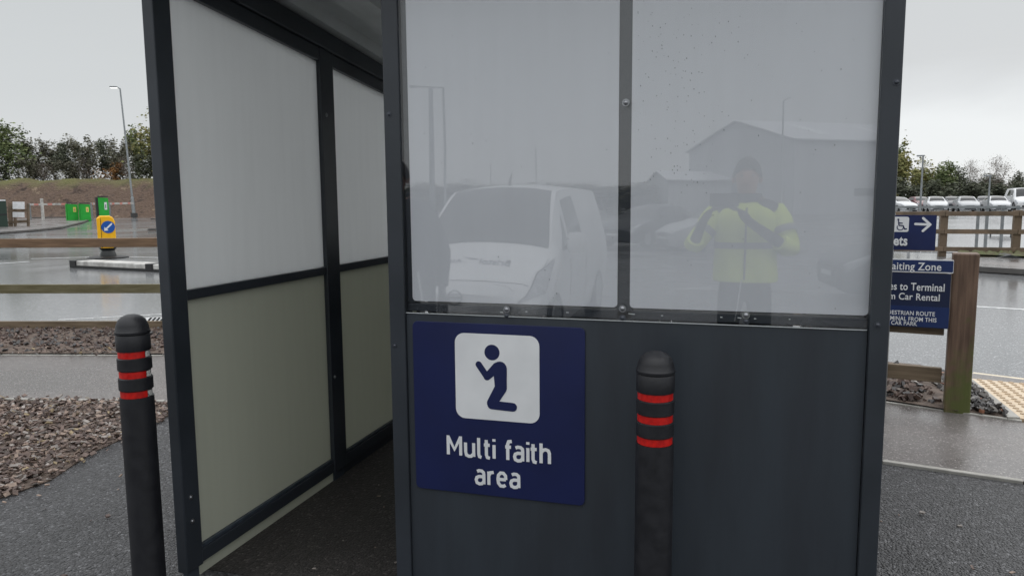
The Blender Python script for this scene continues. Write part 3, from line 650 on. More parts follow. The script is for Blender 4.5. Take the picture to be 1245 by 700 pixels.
# specks of rain on the clear sheet
mb = MB(); rr = random.Random(3)
for k in range(230):
    if k < 150: x, y = rr.gauss(830, 36), rr.uniform(0, 235)
    elif k < 200: x, y = rr.uniform(775, 1050), rr.uniform(10, 380)
    else: x, y = rr.uniform(505, 750), rr.uniform(10, 365)
    if not 772 < x < 1050 and k < 200: continue
    p = ONY(x, y, 2.2398); r = rr.uniform(.0006, .0016)
    mb.lathe([(r, 0), (r*.7, r*.4), (.0001, r*.55)], 6, M=Matrix.Translation(p) @ Matrix.Rotation(R(90), 4, 'X') @ Matrix.Diagonal((1, rr.uniform(1, 1.8), 1, 1)))
o = sb(mb, 'rain_specks', drop_m, smooth=True); o['kind'] = 'stuff'
# small pale dashes on the sheet's lower edge
for x, y, l in ((610, 379.5, 5), (768, 381.5, 9), (805, 383.5, 3), (877, 385.6, 3), (899, 386.3, 5), (918, 387.3, 3), (640, 378.6, 3), (690, 379.7, 4), (960, 388, 2)):
    p = ONY(x, y, 2.239); sb(MB().prism(rrect(l*.0022, .0022, .001, 3), .0012, facing(p, 0) @ Matrix.Rotation(rr.uniform(-.15, .05), 4, 'Z')), 'pale_dash', edge_m)
# ================================================================== SIGN
sp = Vector((-.7245, 2.243, .7185))
sg = empty('wall_sign', sp, 0, 'navy sign reading Multi faith area with kneeling figure, on grey steel sheet', 'sign')
MB().prism(rrect(.581, .574, .018), .006, FACE).build('board', sign_navy, sg, bevel=.001)
def sgp(x, y, dy): p = ONY(x, y, 2.237); return p - sp + Vector((0, -dy, 0))
ic = sgp(604, 459, .0002)
MB().prism(rrect(.285, .284, .032), .0008, Matrix.Translation(ic) @ FACE).build('pictogram_plate', sign_white, sg)
k = .285/267; cx, cy = 322, 231
def q(x, y): return ((x-cx)*k, -(y-cy+(x-cx)*-.05)*k)
fig = [disc(q(308, 153), 24*k), capsule(q(265, 190), q(291, 228), 10*k), capsule(q(291, 228), q(324, 198), 11*k, 15*k),
       capsule(q(333, 202), q(335, 262), 21.5*k, 19*k), capsule(q(335, 262), q(306, 310), 19*k, 16*k), capsule(q(305, 315), q(372, 321), 13.5*k, 13.5*k)]
mb = MB()
for i, P in enumerate(fig): mb.prism(P, .0006+.00011*i, Matrix.Translation(ic + Vector((0, -.0008, 0))) @ FACE)
mb.build('kneeling_figure', sign_navy, sg)
def sgtext(s, x0, x1, y, name='lettering', h=None):
    p = (sgp(x0, y, .0) + sgp(x1, y, .0))/2; w = (sgp(x1, y, 0)-sgp(x0, y, 0)).x
    text_obj(name, s, w, h, sign_white, sg, Matrix.Translation((p.x, -.0062, p.z)) @ FACE, .0008, .022)
GL = {'M': (.96, [[(0,0),(0,1.42)],[(.96,0),(.96,1.42)],[(.03,1.3),(.48,.42),(.93,1.3)]]), 'u': (.62, [[(0,1),(0,.3),(.06,.08),(.24,0),(.42,.02),(.62,.22)],[(.62,1),(.62,0)]]), 'l': (.2, [[(0,1.42),(0,.22),(.05,.05),(.2,0)]]),
      't': (.36, [[(.1,1.32),(.1,.22),(.17,.04),(.36,0)],[(-.08,.95),(.36,.95)]]), 'i': (0, [[(0,0),(0,1)],[(0,1.25),(0,1.43)]]), 'f': (.36, [[(.1,0),(.1,1.15),(.17,1.34),(.4,1.38)],[(-.08,.95),(.34,.95)]]),
      'a': (.6, [[(.08,.93),(.24,1),(.44,.99),(.58,.88),(.6,.7),(.6,0)],[(.6,.56),(.24,.56),(.06,.47),(0,.29),(.06,.08),(.24,0),(.44,.03),(.6,.2)]]), 'h': (.6, [[(0,0),(0,1.42)],[(0,.74),(.14,.95),(.33,1),(.52,.93),(.6,.74),(.6,0)]]),
      'r': (.38, [[(0,0),(0,1)],[(0,.68),(.12,.92),(.38,.98)]]), 'e': (.6, [[(.6,.5),(.02,.5)],[(.6,.5),(.58,.80),(.42,.98),(.2,.98),(.04,.80),(0,.5),(.04,.2),(.2,.01),(.42,0),(.57,.1)]]), ' ': (.25, [])}
def ribbon(mb, P, w, z):
    Q = [Vector(P[0])]
    for a, b in zip(P[:-1], P[1:]): Q.append(Vector(b))
    n = len(Q); V_ = []
    for i in range(n):
        d0 = (Q[i]-Q[i-1]).normalized() if i else None; d1 = (Q[i+1]-Q[i]).normalized() if i < n-1 else None
        if d0 is None: nn = Vector((-d1.y, d1.x)); k = 1
        elif d1 is None: nn = Vector((-d0.y, d0.x)); k = 1
        else: t = (d0+d1).normalized(); nn = Vector((-t.y, t.x)); k = min(1.5, 1/max(.3, nn.dot(Vector((-d0.y, d0.x)))))
        V_ += [Q[i]+nn*w/2*k, Q[i]-nn*w/2*k]
    vs = [(v.x, v.y, 0) for v in V_]+[(v.x, v.y, z) for v in V_]; m = 2*n
    fs = []
    for i in range(n-1):
        a = 2*i; fs += [(m+a, m+a+1, m+a+3, m+a+2), (a+1, a, a+2, a+3), (a, m+a, m+a+2, a+2), (a+1, a+3, m+a+3, m+a+1)]
    fs += [(0, 1, m+1, m), (m-2, 2*m-2, 2*m-1, m-1)]; mb.add(vs, fs)
def layout(t):
    x = 0; out = []
    for k, ch in enumerate(t):
        if k: x += .38 - (.10 if ch in 'ft' else 0) - (.14 if t[k-1] == 'f' else .06 if t[k-1] in 'tr' else 0)
        out.append(x); x += GL[ch][0]
    return out, x
def stroke_text(t, U, x, z, parent):
    """lettering starting at x, U metres per x-height"""
    mb = MB(); xs_, wid = layout(t)
    for k, ch in enumerate(t):
        for q, P in enumerate(GL[ch][1]): ribbon(mb, [(p[0]+xs_[k], p[1]) for p in P], .235, .0007+.0001*q+.00005*(k % 2))
    M = Matrix.Translation((x, -.0062, z)) @ FACE
    mb.v = [tuple(M @ Vector((v[0]*U, (v[1]-.7)*U, v[2]))) for v in mb.v]; mb.build('lettering', sign_white, parent)
w1, w2, w3 = layout('Multi')[1], layout('faith')[1], layout('area')[1]
a0 = sgp(606, 546, 0); U_ = .347/(w1+w2+.92); x0 = a0.x-.002-.347/2
stroke_text('Multi', U_, x0, a0.z, sg); stroke_text('faith', U_, x0+(w1+.92)*U_, a0.z, sg)
a0 = sgp(605, 579, 0); stroke_text('area', .147/w3, a0.x-.001-.147/2, a0.z+.001, sg)
# ================================================================== BOLLARDS
def bollard(x, y, h, rzz, label, red=(186, 333)):
    root = empty('bollard', (x, y, 0), rzz, label, 'bollard', 'black bollards with red bands in front of the shelter'); r = .0535
    root.scale = (1, 1, h/.985)
    H = .985
    MB().lathe([(r*1.03, 0), (r*1.03, .02), (r, .03), (r, H-.270), (r*.995, H-.265), (.0001, H-.265)], 40).build('body', bol_m, root, smooth=True)
    core = MB().lathe([(r*.90, H-.30), (r*.90, H-.06)], 32).build('core', bol_m, root, smooth=True)
    z = H-.06-.052
    MB().lathe([(r*.98, H-.1145), (r*1.0, H-.111), (r*1.0, H-.066), (r*.96, H-.063), (.0001, H-.063)][::1] , 40).build('collar', bol_m, root, smooth=True)
    MB().lathe([(r*.93, H-.062), (r*1.02, H-.060), (r*1.03, H-.053), (r*.98, H-.050), (r*.93, H-.034), (r*.8, H-.018), (r*.58, H-.007), (r*.3, H-.001), (.0001, H)], 40).build('dome_cap', bol_m, root, smooth=True)
    for k in range(3):
        zb = H-.136-.0640*k
        MB().lathe([(r*.93, zb), (r*.93, zb+.021)], 40, a0=R(red[0]), a1=R(red[1])).build('red_band', red_m, root, smooth=True)
        b = MB().lathe([(r*.935, zb+.001), (r*.935, zb+.020)], 10, a0=R(red[1]+1), a1=R(red[1]+29)).build('reflector', refl_w, root, smooth=True)
        MB().lathe([(r*.935, zb+.001), (r*.935, zb+.020)], 6, a0=R(red[0]-16), a1=R(red[0]-1)).build('reflector', refl_w, root, smooth=True)
        if k < 2: MB().lathe([(r*.92, zb-.0425), (r*1.0, zb-.040), (r*1.0, zb-.003), (r*.92, zb-.0005)], 40).build('ring', bol_m, root, smooth=True)
    return root
bollard(-1.920, 1.985, 1.033, R(22), 'black bollard with three red bands standing on tarmac left of the shelter')
bollard(-.201, 2.075, .977, R(-6), 'black bollard with three red bands close in front of the lower steel sheet', (188, 372))
# ================================================================== LEFT FENCE
def railfence(name, pl, zs, hh, label, m, postw=.1, posth=1.05, thick=.04, posts=True, group=None, z0=0, pm=None, extra=None):
    root = empty(name, (pl[0][0], pl[0][1], z0), 0, label, 'fence', group); O = Vector((pl[0][0], pl[0][1], z0))
    for i in range(len(pl)-1):
        a = Vector((*pl[i], z0)); b = Vector((*pl[i+1], z0)); d = (b-a).normalized()*.004
        for j, z in enumerate(zs):
            mb = MB().beam(a-O+Vector((0,0,z))+d, b-O+Vector((0,0,z))-d, thick, hh)
            ax = (b-a); an = math.atan2(ax.y, ax.x)
            # rail in own frame so that the grain runs along it
            L = ax.length; mb = MB().box(.004, L-.004, -thick/2, thick/2, z-hh/2, z+hh/2)
            mm = m[j] if isinstance(m, list) else m
            r = mb.build('rail', mm, root, bevel=.004 if hh > .07 else 0); r.location = a-O; r.rotation_euler = (0, 0, an)
    if posts:
        for i, p in enumerate(pl):
            an = math.atan2(pl[min(i+1, len(pl)-1)][1]-pl[max(i-1, 0)][1], pl[min(i+1, len(pl)-1)][0]-pl[max(i-1, 0)][0])
            q = MB().box(-postw/2, postw/2, thick/2+.002, thick/2+.002+postw, -.2, posth).build('post', pm or (m[0] if isinstance(m, list) else m), root, bevel=.006)
            q.location = Vector((*p, z0))-O; q.rotation_euler = (0, 0, an)
    return root
fl = [(-10.6, 5.52), (-8.18, 6.12), (-5.75, 6.72), (-3.3, 7.12), (-.9, 7.0)]
railfence('rail_fence', fl, (.06, .47, .975), .098, 'low weathered three-rail timber fence between the footpath and the wet road on the left', [wood_m, wood_green, wood_top], pm=wood_m)
# ================================================================== RIGHT FENCE + SIGNS
pb = G(1163, 503)
bp = empty('fence_post', (pb.x, pb.y, 0), R(-11), 'thick brown square timber post with moss near its foot, right of the blue signs', 'post')
def post_mat():
    m, nt, b = new_mat('big_post_wood'); b.inputs['Roughness'].default_value = .6
    tc = nt.nodes.new('ShaderNodeTexCoord'); mp = nt.nodes.new('ShaderNodeMapping'); mp.inputs['Scale'].default_value = (10, 10, .8); nt.links.new(tc.outputs['Object'], mp.inputs[0])
    n = nt.nodes.new('ShaderNodeTexNoise'); n.inputs['Scale'].default_value = 4; n.inputs['Detail'].default_value = 8; nt.links.new(mp.outputs[0], n.inputs['Vector'])
    cr = nt.nodes.new('ShaderNodeValToRGB'); cr.color_ramp.elements[0].color = (*srgb(76, 58, 47), 1); cr.color_ramp.elements[1].color = (*srgb(120, 97, 80), 1); cr.color_ramp.elements[0].position = .3; cr.color_ramp.elements[1].position = .7
    nt.links.new(n.outputs['Fac'], cr.inputs[0])
    sx = nt.nodes.new('ShaderNodeSeparateXYZ'); nt.links.new(tc.outputs['Object'], sx.inputs[0])
    n2 = nt.nodes.new('ShaderNodeTexNoise'); n2.inputs['Scale'].default_value = 14; n2.inputs['Detail'].default_value = 6; nt.links.new(tc.outputs['Object'], n2.inputs['Vector'])
    a = nt.nodes.new('ShaderNodeMath'); a.operation = 'MULTIPLY_ADD'; a.inputs[1].default_value = -1.1; nt.links.new(n2.outputs['Fac'], a.inputs[0]); nt.links.new(sx.outputs[2], a.inputs[2])
    a2 = nt.nodes.new('ShaderNodeMath'); a2.operation = 'MULTIPLY_ADD'; a2.inputs[1].default_value = -2.0; nt.links.new(sx.outputs[0], a2.inputs[0]); nt.links.new(a.outputs[0], a2.inputs[2])
    mr = nt.nodes.new('ShaderNodeMapRange'); mr.inputs[1].default_value = -.50; mr.inputs[2].default_value = -.08; mr.inputs[3].default_value = 1; mr.inputs[4].default_value = 0; nt.links.new(a2.outputs[0], mr.inputs[0])
    mx = nt.nodes.new('ShaderNodeMix'); mx.data_type = 'RGBA'; nt.links.new(mr.outputs[0], mx.inputs[0]); nt.links.new(cr.outputs[0], mx.inputs[6]); mx.inputs[7].default_value = (*srgb(84, 90, 44), 1)
    nt.links.new(mx.outputs[2], b.inputs['Base Color'])
    bpn = nt.nodes.new('ShaderNodeBump'); bpn.inputs['Strength'].default_value = .5; bpn.inputs['Distance'].default_value = .01; nt.links.new(n.outputs['Fac'], bpn.inputs['Height']); nt.links.new(bpn.outputs[0], b.inputs['Normal'])
    return m
MB().box(-.073, .073, -.0, .15, -.2, 1.04).build('shaft', post_mat(), bp, bevel=.01)
dirR = Vector((math.cos(R(-11)), math.sin(R(-11)), 0))
f0 = Vector((pb.x, pb.y, 0)) - dirR*.08 + Vector((0, .06, 0)); f1 = f0 - dirR*1.55
rf = railfence('rail_fence', [(f1.x, f1.y), (f0.x, f0.y)], (.235, .55, .93), .098, 'three-rail timber fence length behind the blue pedestrian signs, joined to the thick post', wood_m, posts=False)
q = MB().box(-.1, .0, -.05, .05, -.2, 1.0).build('post', wood_m, rf)
# signs
def signframe(name, c, w, h, label, board, group=None):
    root = empty(name, c, R(-9), label, 'sign', group)
    return root
rz9 = R(-9)
def LP(root, x, y):                       # photo pixel onto the sign's own face
    p0 = root.matrix_basis.to_translation(); n = Matrix.Rotation(rz9, 3, 'Z') @ Vector((0, -1, 0)); d = ray(x, y); t = (p0-EYE).dot(n)/d.dot(n)
    v = (EYE + d*t) - p0; return (Matrix.Rotation(-rz9, 3, 'Z') @ v)
def signtext(root, s, x0, x1, y, hpx, m=None, dy=-.0045, bold=.012):
    a = LP(root, x0, y); b = LP(root, x1, y); sc_ = (LP(root, x1, y-hpx/2)-LP(root, x1, y+hpx/2)).z
    text_obj('lettering', s, (b-a).x, sc_, m or sign_white, root, Matrix.Translation(((a.x+b.x)/2, dy, (a.z+b.z)/2)) @ FACE, .001, bold)
c = AT(1120, 356, 4.82)
ws = empty('zone_sign', c, rz9, 'lower blue sign naming the Waiting Zone and a pedestrian route, left of the thick post', 'sign')
def area(root, x0, y0, x1, y1, m, name, dy0, dy1, r=.006):
    a = LP(root, x0, (y0+y1)/2); b = LP(root, x1, (y0+y1)/2); t = LP(root, x1, y0).z; u = LP(root, x1, y1).z
    M = Matrix.Translation(((a.x+b.x)/2, dy1, (t+u)/2)) @ FACE
    return MB().prism(rrect(b.x-a.x, t-u, r), dy1-dy0, M).build(name, m, root)
area(ws, 1030, 316, 1159.5, 332.5, sign_white, 'border', -.002, .004); area(ws, 1030, 317.3, 1159, 331.2, sign_blue, 'header_board', -.003, .0035)
area(ws, 1030, 333.2, 1154.5, 400, sign_dark, 'board', -.002, .004); area(ws, 1030, 374, 1153.6, 399, sign_blue, 'footer_panel', -.003, .003)
# text (letters hidden behind the shelter post in the photo stay hidden)
signtext(ws, 'Waiting Zone', 1071, 1144.5, 325, 12.5)
signtext(ws, 'es to Terminal', 1081.5, 1148.5, 348.5, 9.5); signtext(ws, 'm Car Rental', 1081, 1142.5, 360.5, 8.5)
signtext(ws, 'PEDESTRIAN ROUTE', 1072, 1136.8, 380.2, 5.2); signtext(ws, 'TERMINAL FROM THIS', 1070.5, 1138.7, 387.3, 5.2); signtext(ws, 'CAR PARK', 1083.5, 1115, 392.6, 5.0)
us_c = AT(1110, 284, 4.80)
us = empty('arrow_sign', us_c, rz9, 'upper navy sign with wheelchair symbol and white right arrow beside the shelter post', 'sign')
area(us, 1045, 261.5, 1138, 304.5, mat('sign_navy_upper', srgb(22, 38, 88), .35, c2=srgb(20, 32, 76), scale=4), 'board', -.002, .004)
area(us, 1085.5, 263.5, 1105, 282, sign_white, 'symbol_plate', -.003, .0005, .012)
signtext(us, 'ets', 1086.5, 1103.3, 293.2, 11, bold=.03)
# arrow
z_ = lambda x, y: (LP(us, x, y).x, LP(us, x, y).z)
mb = MB(); w = .0075
for i, (p, q_) in enumerate((((1113, 272.3), (1130, 273)), ((1122.5, 265.3), (1131, 273)), ((1131, 273), (1122, 280.7)))): mb.prism(capsule(z_(*p), z_(*q_), w), .0012+.0002*i, Matrix.Translation((0, -.002, 0)) @ FACE)
mb.build('arrow', sign_white, us)
mb = MB(); w = .0035
for i, (p, q_) in enumerate((((1092.5, 268.5), (1093, 274)), ((1093, 274), (1098, 274.3)), ((1098, 274.3), (1100, 278.6)), ((1093, 271), (1097, 271.3)), ((1100, 278.6), (1102, 278.2)))): mb.prism(capsule(z_(*p), z_(*q_), w), .0012+.0002*i, Matrix.Translation((0, -.003, 0)) @ FACE)
mb.prism(disc(z_(1092.3, 266.8), .006, 14), .0014, Matrix.Translation((0, -.003, 0)) @ FACE)
cc = z_(1094.6, 276.3); n = 20
ring = [(cc[0]+.021*math.cos(t), cc[1]+.021*math.sin(t)) for t in [R(150+230*k/n) for k in range(n+1)]]; ring += [(cc[0]+.0155*math.cos(t), cc[1]+.0155*math.sin(t)) for t in [R(380-230*k/n) for k in range(n+1)]]
mb2 = MB(); R_ = [(cc[0], cc[1])]
for k in range(n):
    mb.prism([ring[k], ring[k+1], ring[2*n+1-k-1], ring[2*n+1-k]], .0011, Matrix.Translation((0, -.003, 0)) @ FACE)
mb.build('wheelchair_symbol', sign_navy, us)
# posts carrying the upper sign
sp_ = empty('sign_pole', us_c + Vector((-.02, .05, 0)), rz9, 'thin grey steel pole carrying the upper navy arrow sign', 'pole')
MB().tube([(-.1, 0, -us_c.z-.1), (-.1, 0, .13)], .025, 12).build('tube', galv, sp_, smooth=True)
# far three-rail fence across the road (about 18 m)
def FP(x, y, t): p = AT(x, y, t); return p
t0 = 18.2
A = AT(1060, 300, t0+.4); B = AT(1147, 300, t0); C_ = AT(1236, 303, t0-.5); D_ = AT(1330, 306, t0-1.0)
ff = railfence('rail_fence', [(A.x, A.y), (B.x, B.y), (C_.x, C_.y), (D_.x, D_.y)], (.12, .55, .98), .11, 'far three-rail timber fence across the road in front of the wet car park', far_wood, postw=.16, posth=1.06, thick=.05)
# bracket fence piece behind (second run)
A = AT(1150, 300, 21); B = AT(1290, 304, 20.5)
gr = empty('guard_rail', (A.x, A.y, 0), 0, 'pale grey metal guard rail with slim posts in front of the parked cars', 'railing')
z1, z2 = AT(1150, 251.5, 21).z, AT(1150, 256.5, 21).z
A0 = AT(1075, 253, 21.6); O = Vector((A.x, A.y, 0)); B0 = AT(1240, 254.5, 20.8)
MB().beam(Vector((A0.x, A0.y, z1))-O, Vector((B0.x, B0.y, AT(1240, 252, 20.8).z))-O, .04, .06).build('rail', galv, gr)
MB().beam(Vector((A0.x, A0.y, z2-.03))-O, Vector((B0.x, B0.y, AT(1240, 257.5, 20.8).z-.03))-O, .04, .05).build('rail', galv, gr)
for x in (1108, 1145, 1190.5, 1201.5, 1220.5, 1239):
    tt = 21.6-.8*(x-1075)/165; p = AT(x, 255, tt); MB().box(-.035, .035, .03, .09, -.1, z1+.02).build('post', galv, gr).location = Vector((p.x, p.y, 0))-O
# two small dark ramps / speed cushions on the car park surface
for (x, y, w_, h_, t, lab) in ((1220, 309.5, 34, 6, 17.4, 'low dark peaked cover on the verge below the far fence'), (1214, 281.5, 26, 4, 27, 'smaller dark peaked cover seen between the rails of the far fence')):
    p = AT(x, y+h_/2, t); ww = w_/FPX*t/2; hh = h_/FPX*t
    rt = empty('kiosk_cover', (p.x, p.y, p.z), R(-8), lab, 'cover', 'dark peaked covers beyond the road')
    MB().prism([(-ww, 0), (ww, 0), (ww, hh*.2), (0, hh), (-ww, hh*.2)], .9, Matrix.Rotation(R(90), 4, 'X')).build('cover', dark_m, rt)
    for s in (-1, 1): MB().box(s*ww*.8-.02, s*ww*.8+.02, -.5, -.4, -p.z-.1, -.002).build('leg', galv, rt)
# ================================================================== LEFT BACKGROUND FURNITURE
tb = G(132, 313.5, -.07); 
kb = empty('traffic_bollard', (tb.x, tb.y, -.07), math.atan2(-tb.x, tb.y), 'yellow illuminated keep-left bollard with blue arrow disc on the traffic island', 'traffic bollard')
kb.rotation_euler = (0, 0, math.atan2(tb.y, tb.x)-PI/2); 
u_ = tb.y*0+ (Vector((tb.x, tb.y, 0))-Vector((0, 0, 0))).length*math.cos(.46)/FPX      # metres per pixel (about .0225)
u_ = AX[2].dot(tb-EYE)/FPX
MB().lathe([(.50, 0), (.50, .03), (.40, .055), (.0001, .06)], 28).build('base_plate', black_rub, kb, smooth=True)
MB().lathe([(.20, .06), (.19, .12), (.16, .2), (.22, .28)], 24).build('neck', dark_m, kb, smooth=True)
H = 51*u_; hw = 9.6*u_
shell = [(-hw*.55, .2), (hw*.5, .2), (hw*.92, .36), (hw, H*.45), (hw*.98, H-.16), (hw*.8, H-.05), (hw*.4, H), (-hw*.75, H), (-hw*.98, H-.06), (-hw, H*.45), (-hw*.9, .33)]
MB().prism(shell, .26, Matrix.Translation((0, .13, 0)) @ FACE).build('housing', yellow_m, kb, bevel=.03)
MB().prism([(-hw*1.04, H*.42), (-hw*.62, H*.42), (-hw*.62, H*.97), (-hw*1.04, H*.95)], .30, Matrix.Translation((0, .15, 0)) @ FACE).build('side_lamp', yellow_m, kb, bevel=.02)
MB().box(-hw*.61, -hw*.57, -.137, -.131, H*.22, H*.95).build('seam', dark_m, kb)
MB().prism(disc((hw*.2, H*.735), .165), .008, Matrix.Translation((0, -.131, 0)) @ FACE).build('arrow_disc', blue_disc, kb)
mb = MB(); ca, cb = Vector((hw*.2+.085, H*.735+.085)), Vector((hw*.2-.08, H*.735-.08))
mb.prism(capsule(ca, cb, .02), .002, Matrix.Translation((0, -.139, 0)) @ FACE); mb.prism([cb+Vector((-.02, -.02)), cb+Vector((.085, -.01)), cb+Vector((-.01, .085))], .0024, Matrix.Translation((0, -.139, 0)) @ FACE)
mb.build('arrow', sign_white, kb)
def machine(x, y, ytop, w, t, label, tall=False):
    p = AT(x, y, t); zt_ = AT(x, ytop, t).z; hw = w/FPX*t/2; zb = -.07; h = zt_-zb
    rt = empty('ticket_machine', (p.x, p.y, zb), math.atan2(p.y, p.x)-PI/2+R(8), label, 'ticket machine', 'green ticket machines at the barrier')
    rt.location = (AT(x, y, t).x, AT(x, y, t).y, zb)
    MB().prism([(-hw, 0), (hw, 0), (hw*.92, h-.08), (-hw*1.05, h-.02)], .4, Matrix.Translation((0, .2, 0)) @ FACE).build('cabinet', green_m, rt, bevel=.02)
    MB().box(-hw*1.05, hw*.9, -.24, .24, h-.015, h+.07).build('hood', dark_m, rt, bevel=.01)
    MB().box(-hw*(1.5 if tall else 1.22), -hw*1.06, -.19, .19, h*.05, h-.03).build('side_panel', dark_m if tall else green_m, rt)
    MB().box(-.05*hw+.05, hw*.62, -.212, -.203, h*.52, h*.80).build('notice', sign_white if tall else label_y, rt)
    MB().box(.1*hw+.05, hw*.45, -.218, -.213, h*.58, h*.72).build('print', red_paint if not tall else galv, rt)
machine(89, 268, 247.5, 11.5, 63, 'green ticket machine with yellow notice, leftmost of the three green machines'); machine(104.5, 268, 247.5, 11, 63, 'green ticket machine with yellow notice, middle one of the three'); machine(127, 268, 239.5, 11, 55, 'tall green ticket machine with dark side and pale screen behind the yellow bollard', True)
def barrier(x0, x1, y, t, label, px=None):
    a = AT(x0, y, t); b = AT(x1, y-.9, t); rt = empty('barrier', (a.x, a.y, -.07), 0, label, 'barrier', 'white barrier arms at the far lane')
    O = Vector((a.x, a.y, -.07)); n = 9
    for k in range(n):
        MB().beam((a-O).lerp(b-O, k/n+.001), (a-O).lerp(b-O, (k+1)/n-.001), .08, .17 if k % 2 == 0 else .16).build('stripe' if k % 3 == 1 else 'arm', red_paint if k % 3 == 1 else kerb_white, rt)
    MB().box(-.06, .06, -.06, .06, 0, (a-O).z+.1).build('pedestal', galv, rt, bevel=.01)
barrier(36, 86, 248.8, 66, 'white and red barrier arm left of the green machines'); barrier(111, 121, 248, 66, 'short white barrier arm between the second and third green machines'); barrier(133, 162, 247.8, 66, 'white barrier arm running to the street lamp')
p = AT(52.5, 266, 64); rt = empty('marker_post', (p.x, p.y, -.07), 0, 'slim white post crossing the barrier arm left of the green machines', 'post')
MB().box(-.09, .09, -.09, .09, 0, AT(52, 241.5, 64).z+.07).build('shaft', kerb_white, rt, bevel=.02); MB().box(-.16, .16, -.16, .16, 0, .05).build('base_plate', galv, rt)
# street lamp
p = AT(163, 259, 74); z0 = .2; tpt = AT(146, 108, 74)
sl = empty('street_lamp', (p.x, p.y, z0), 0, 'tall grey street lamp column leaning left, with a lit head', 'street lamp')
O = Vector((p.x, p.y, z0)); topv = tpt-O
MB().tube([(0, 0, -.3), topv*.14, topv*.145, topv], [.17, .16, .10, .07], 12).build('column', galv, sl, smooth=True)
hd = AT(136, 106, 74)-O
MB().tube([topv, topv.lerp(hd, .5)+Vector((0, 0, .12)), hd], [.06, .055, .05], 8).build('arm', galv, sl, smooth=True)
ha = topv.lerp(hd, .35)+Vector((0, 0, .1)); MB().beam(ha, hd+(hd-ha)*.3, .38, .14).build('lamp_head', galv, sl, bevel=.03)
MB().beam(ha+Vector((0, 0, -.085)), hd+(hd-ha)*.25+Vector((0, 0, -.085)), .28, .03).build('lens', lamp_glow, sl)
MB().box(-.22, .22, -.22, .22, -.2, .25).build('base_box', mat('lamp_base', (.05, .05, .05), .6), sl)
# boards on a timber frame at far left
t = 47
def hp(x, y): return AT(x, y, t)
b0 = hp(12, 275); rt = empty('notice_frame', (b0.x, b0.y, -.03), 0, 'weathered timber notice frame with two white boards at the far left', 'notice frame'); O = Vector((b0.x, b0.y, -.03))
for x in (12.5, 18, 34): p = hp(x, 270); q_ = hp(x, 247 if x != 34 else 248); MB().beam(Vector((p.x, p.y, -.1))-O, q_-O, .22 if x < 13 else .12, .12).build('post', far_wood, rt)
for y in (256.5, 269.5): MB().beam(hp(10, y+1.0)-O, hp(35, y-.6)-O, .1, .16).build('rail', far_wood, rt)
for y0_, y1_ in ((245.5, 254.3), (258, 264.4)):
    A, B, C_, D_ = [hp(x, y)-O-Vector(AX[2])*.12 for x, y in ((16.8, y0_), (31, y0_+.2), (31.2, y1_+.2), (17, y1_))]; n = Vector(AX[2])*.03
    MB().add([A, B, C_, D_, A+n, B+n, C_+n, D_+n], [(0,3,2,1),(4,5,6,7),(0,1,5,4),(1,2,6,5),(2,3,7,6),(3,0,4,7)]).build('white_board', white_board, rt)
p = AT(2, 271, 46); rt = empty('cabinet', (p.x, p.y, -.05), math.atan2(p.y, p.x)-PI/2, 'dark green roadside cabinet with pale top edge at the left edge of the photo', 'cabinet')
MB().box(-.45, .32, -.2, .3, 0, AT(2, 241.5, 46).z).build('box', dkgreen, rt, bevel=.02); zt_ = AT(2, 241.5, 46).z
MB().box(-.45, .3, -.215, -.203, zt_-.1, zt_-.02).build('top_strip', sign_white, rt); MB().box(-.44, .31, -.214, -.203, zt_*.45, zt_*.5).build('seam', dark_m, rt)
# ================================================================== VEHICLES
glass_m = mat('vehicle_glass', (.012, .014, .016), .06, ior=1.5)
tyre_m = mat('tyre', (.015, .015, .016), .7); rim_m = mat('rim', (.35, .36, .37), .35, metal=.7)
lamp_c = mat('headlight_glass', (.45, .47, .5), .1, c2=(.16, .17, .18), scale=18); lamp_r = mat('tail_light', (.3, .01, .01), .2)
seam_m = mat('panel_gap', (.05, .05, .055), .6); trim_m = mat('bumper_trim', (.03, .031, .033), .5)
mirror_m = mat('mirror_glass', (.6, .6, .6), .05, metal=1); badge_m = mat('badge_metal', (.30, .31, .33), .25, metal=.8)
def paint(name, c, rough=.22): return mat(name, c, rough, c2=tuple(v*.93 for v in c), scale=2)
P_white = paint('paint_white', (.70, .71, .72)); P_silver = paint('paint_silver', (.36, .375, .39)); P_pale = paint('paint_pale', (.50, .515, .53)); P_dark = paint('paint_dark', (.035, .04, .05)); P_red = paint('paint_maroon', (.12, .03, .035)); P_blue = paint('paint_blue', (.05, .07, .12))
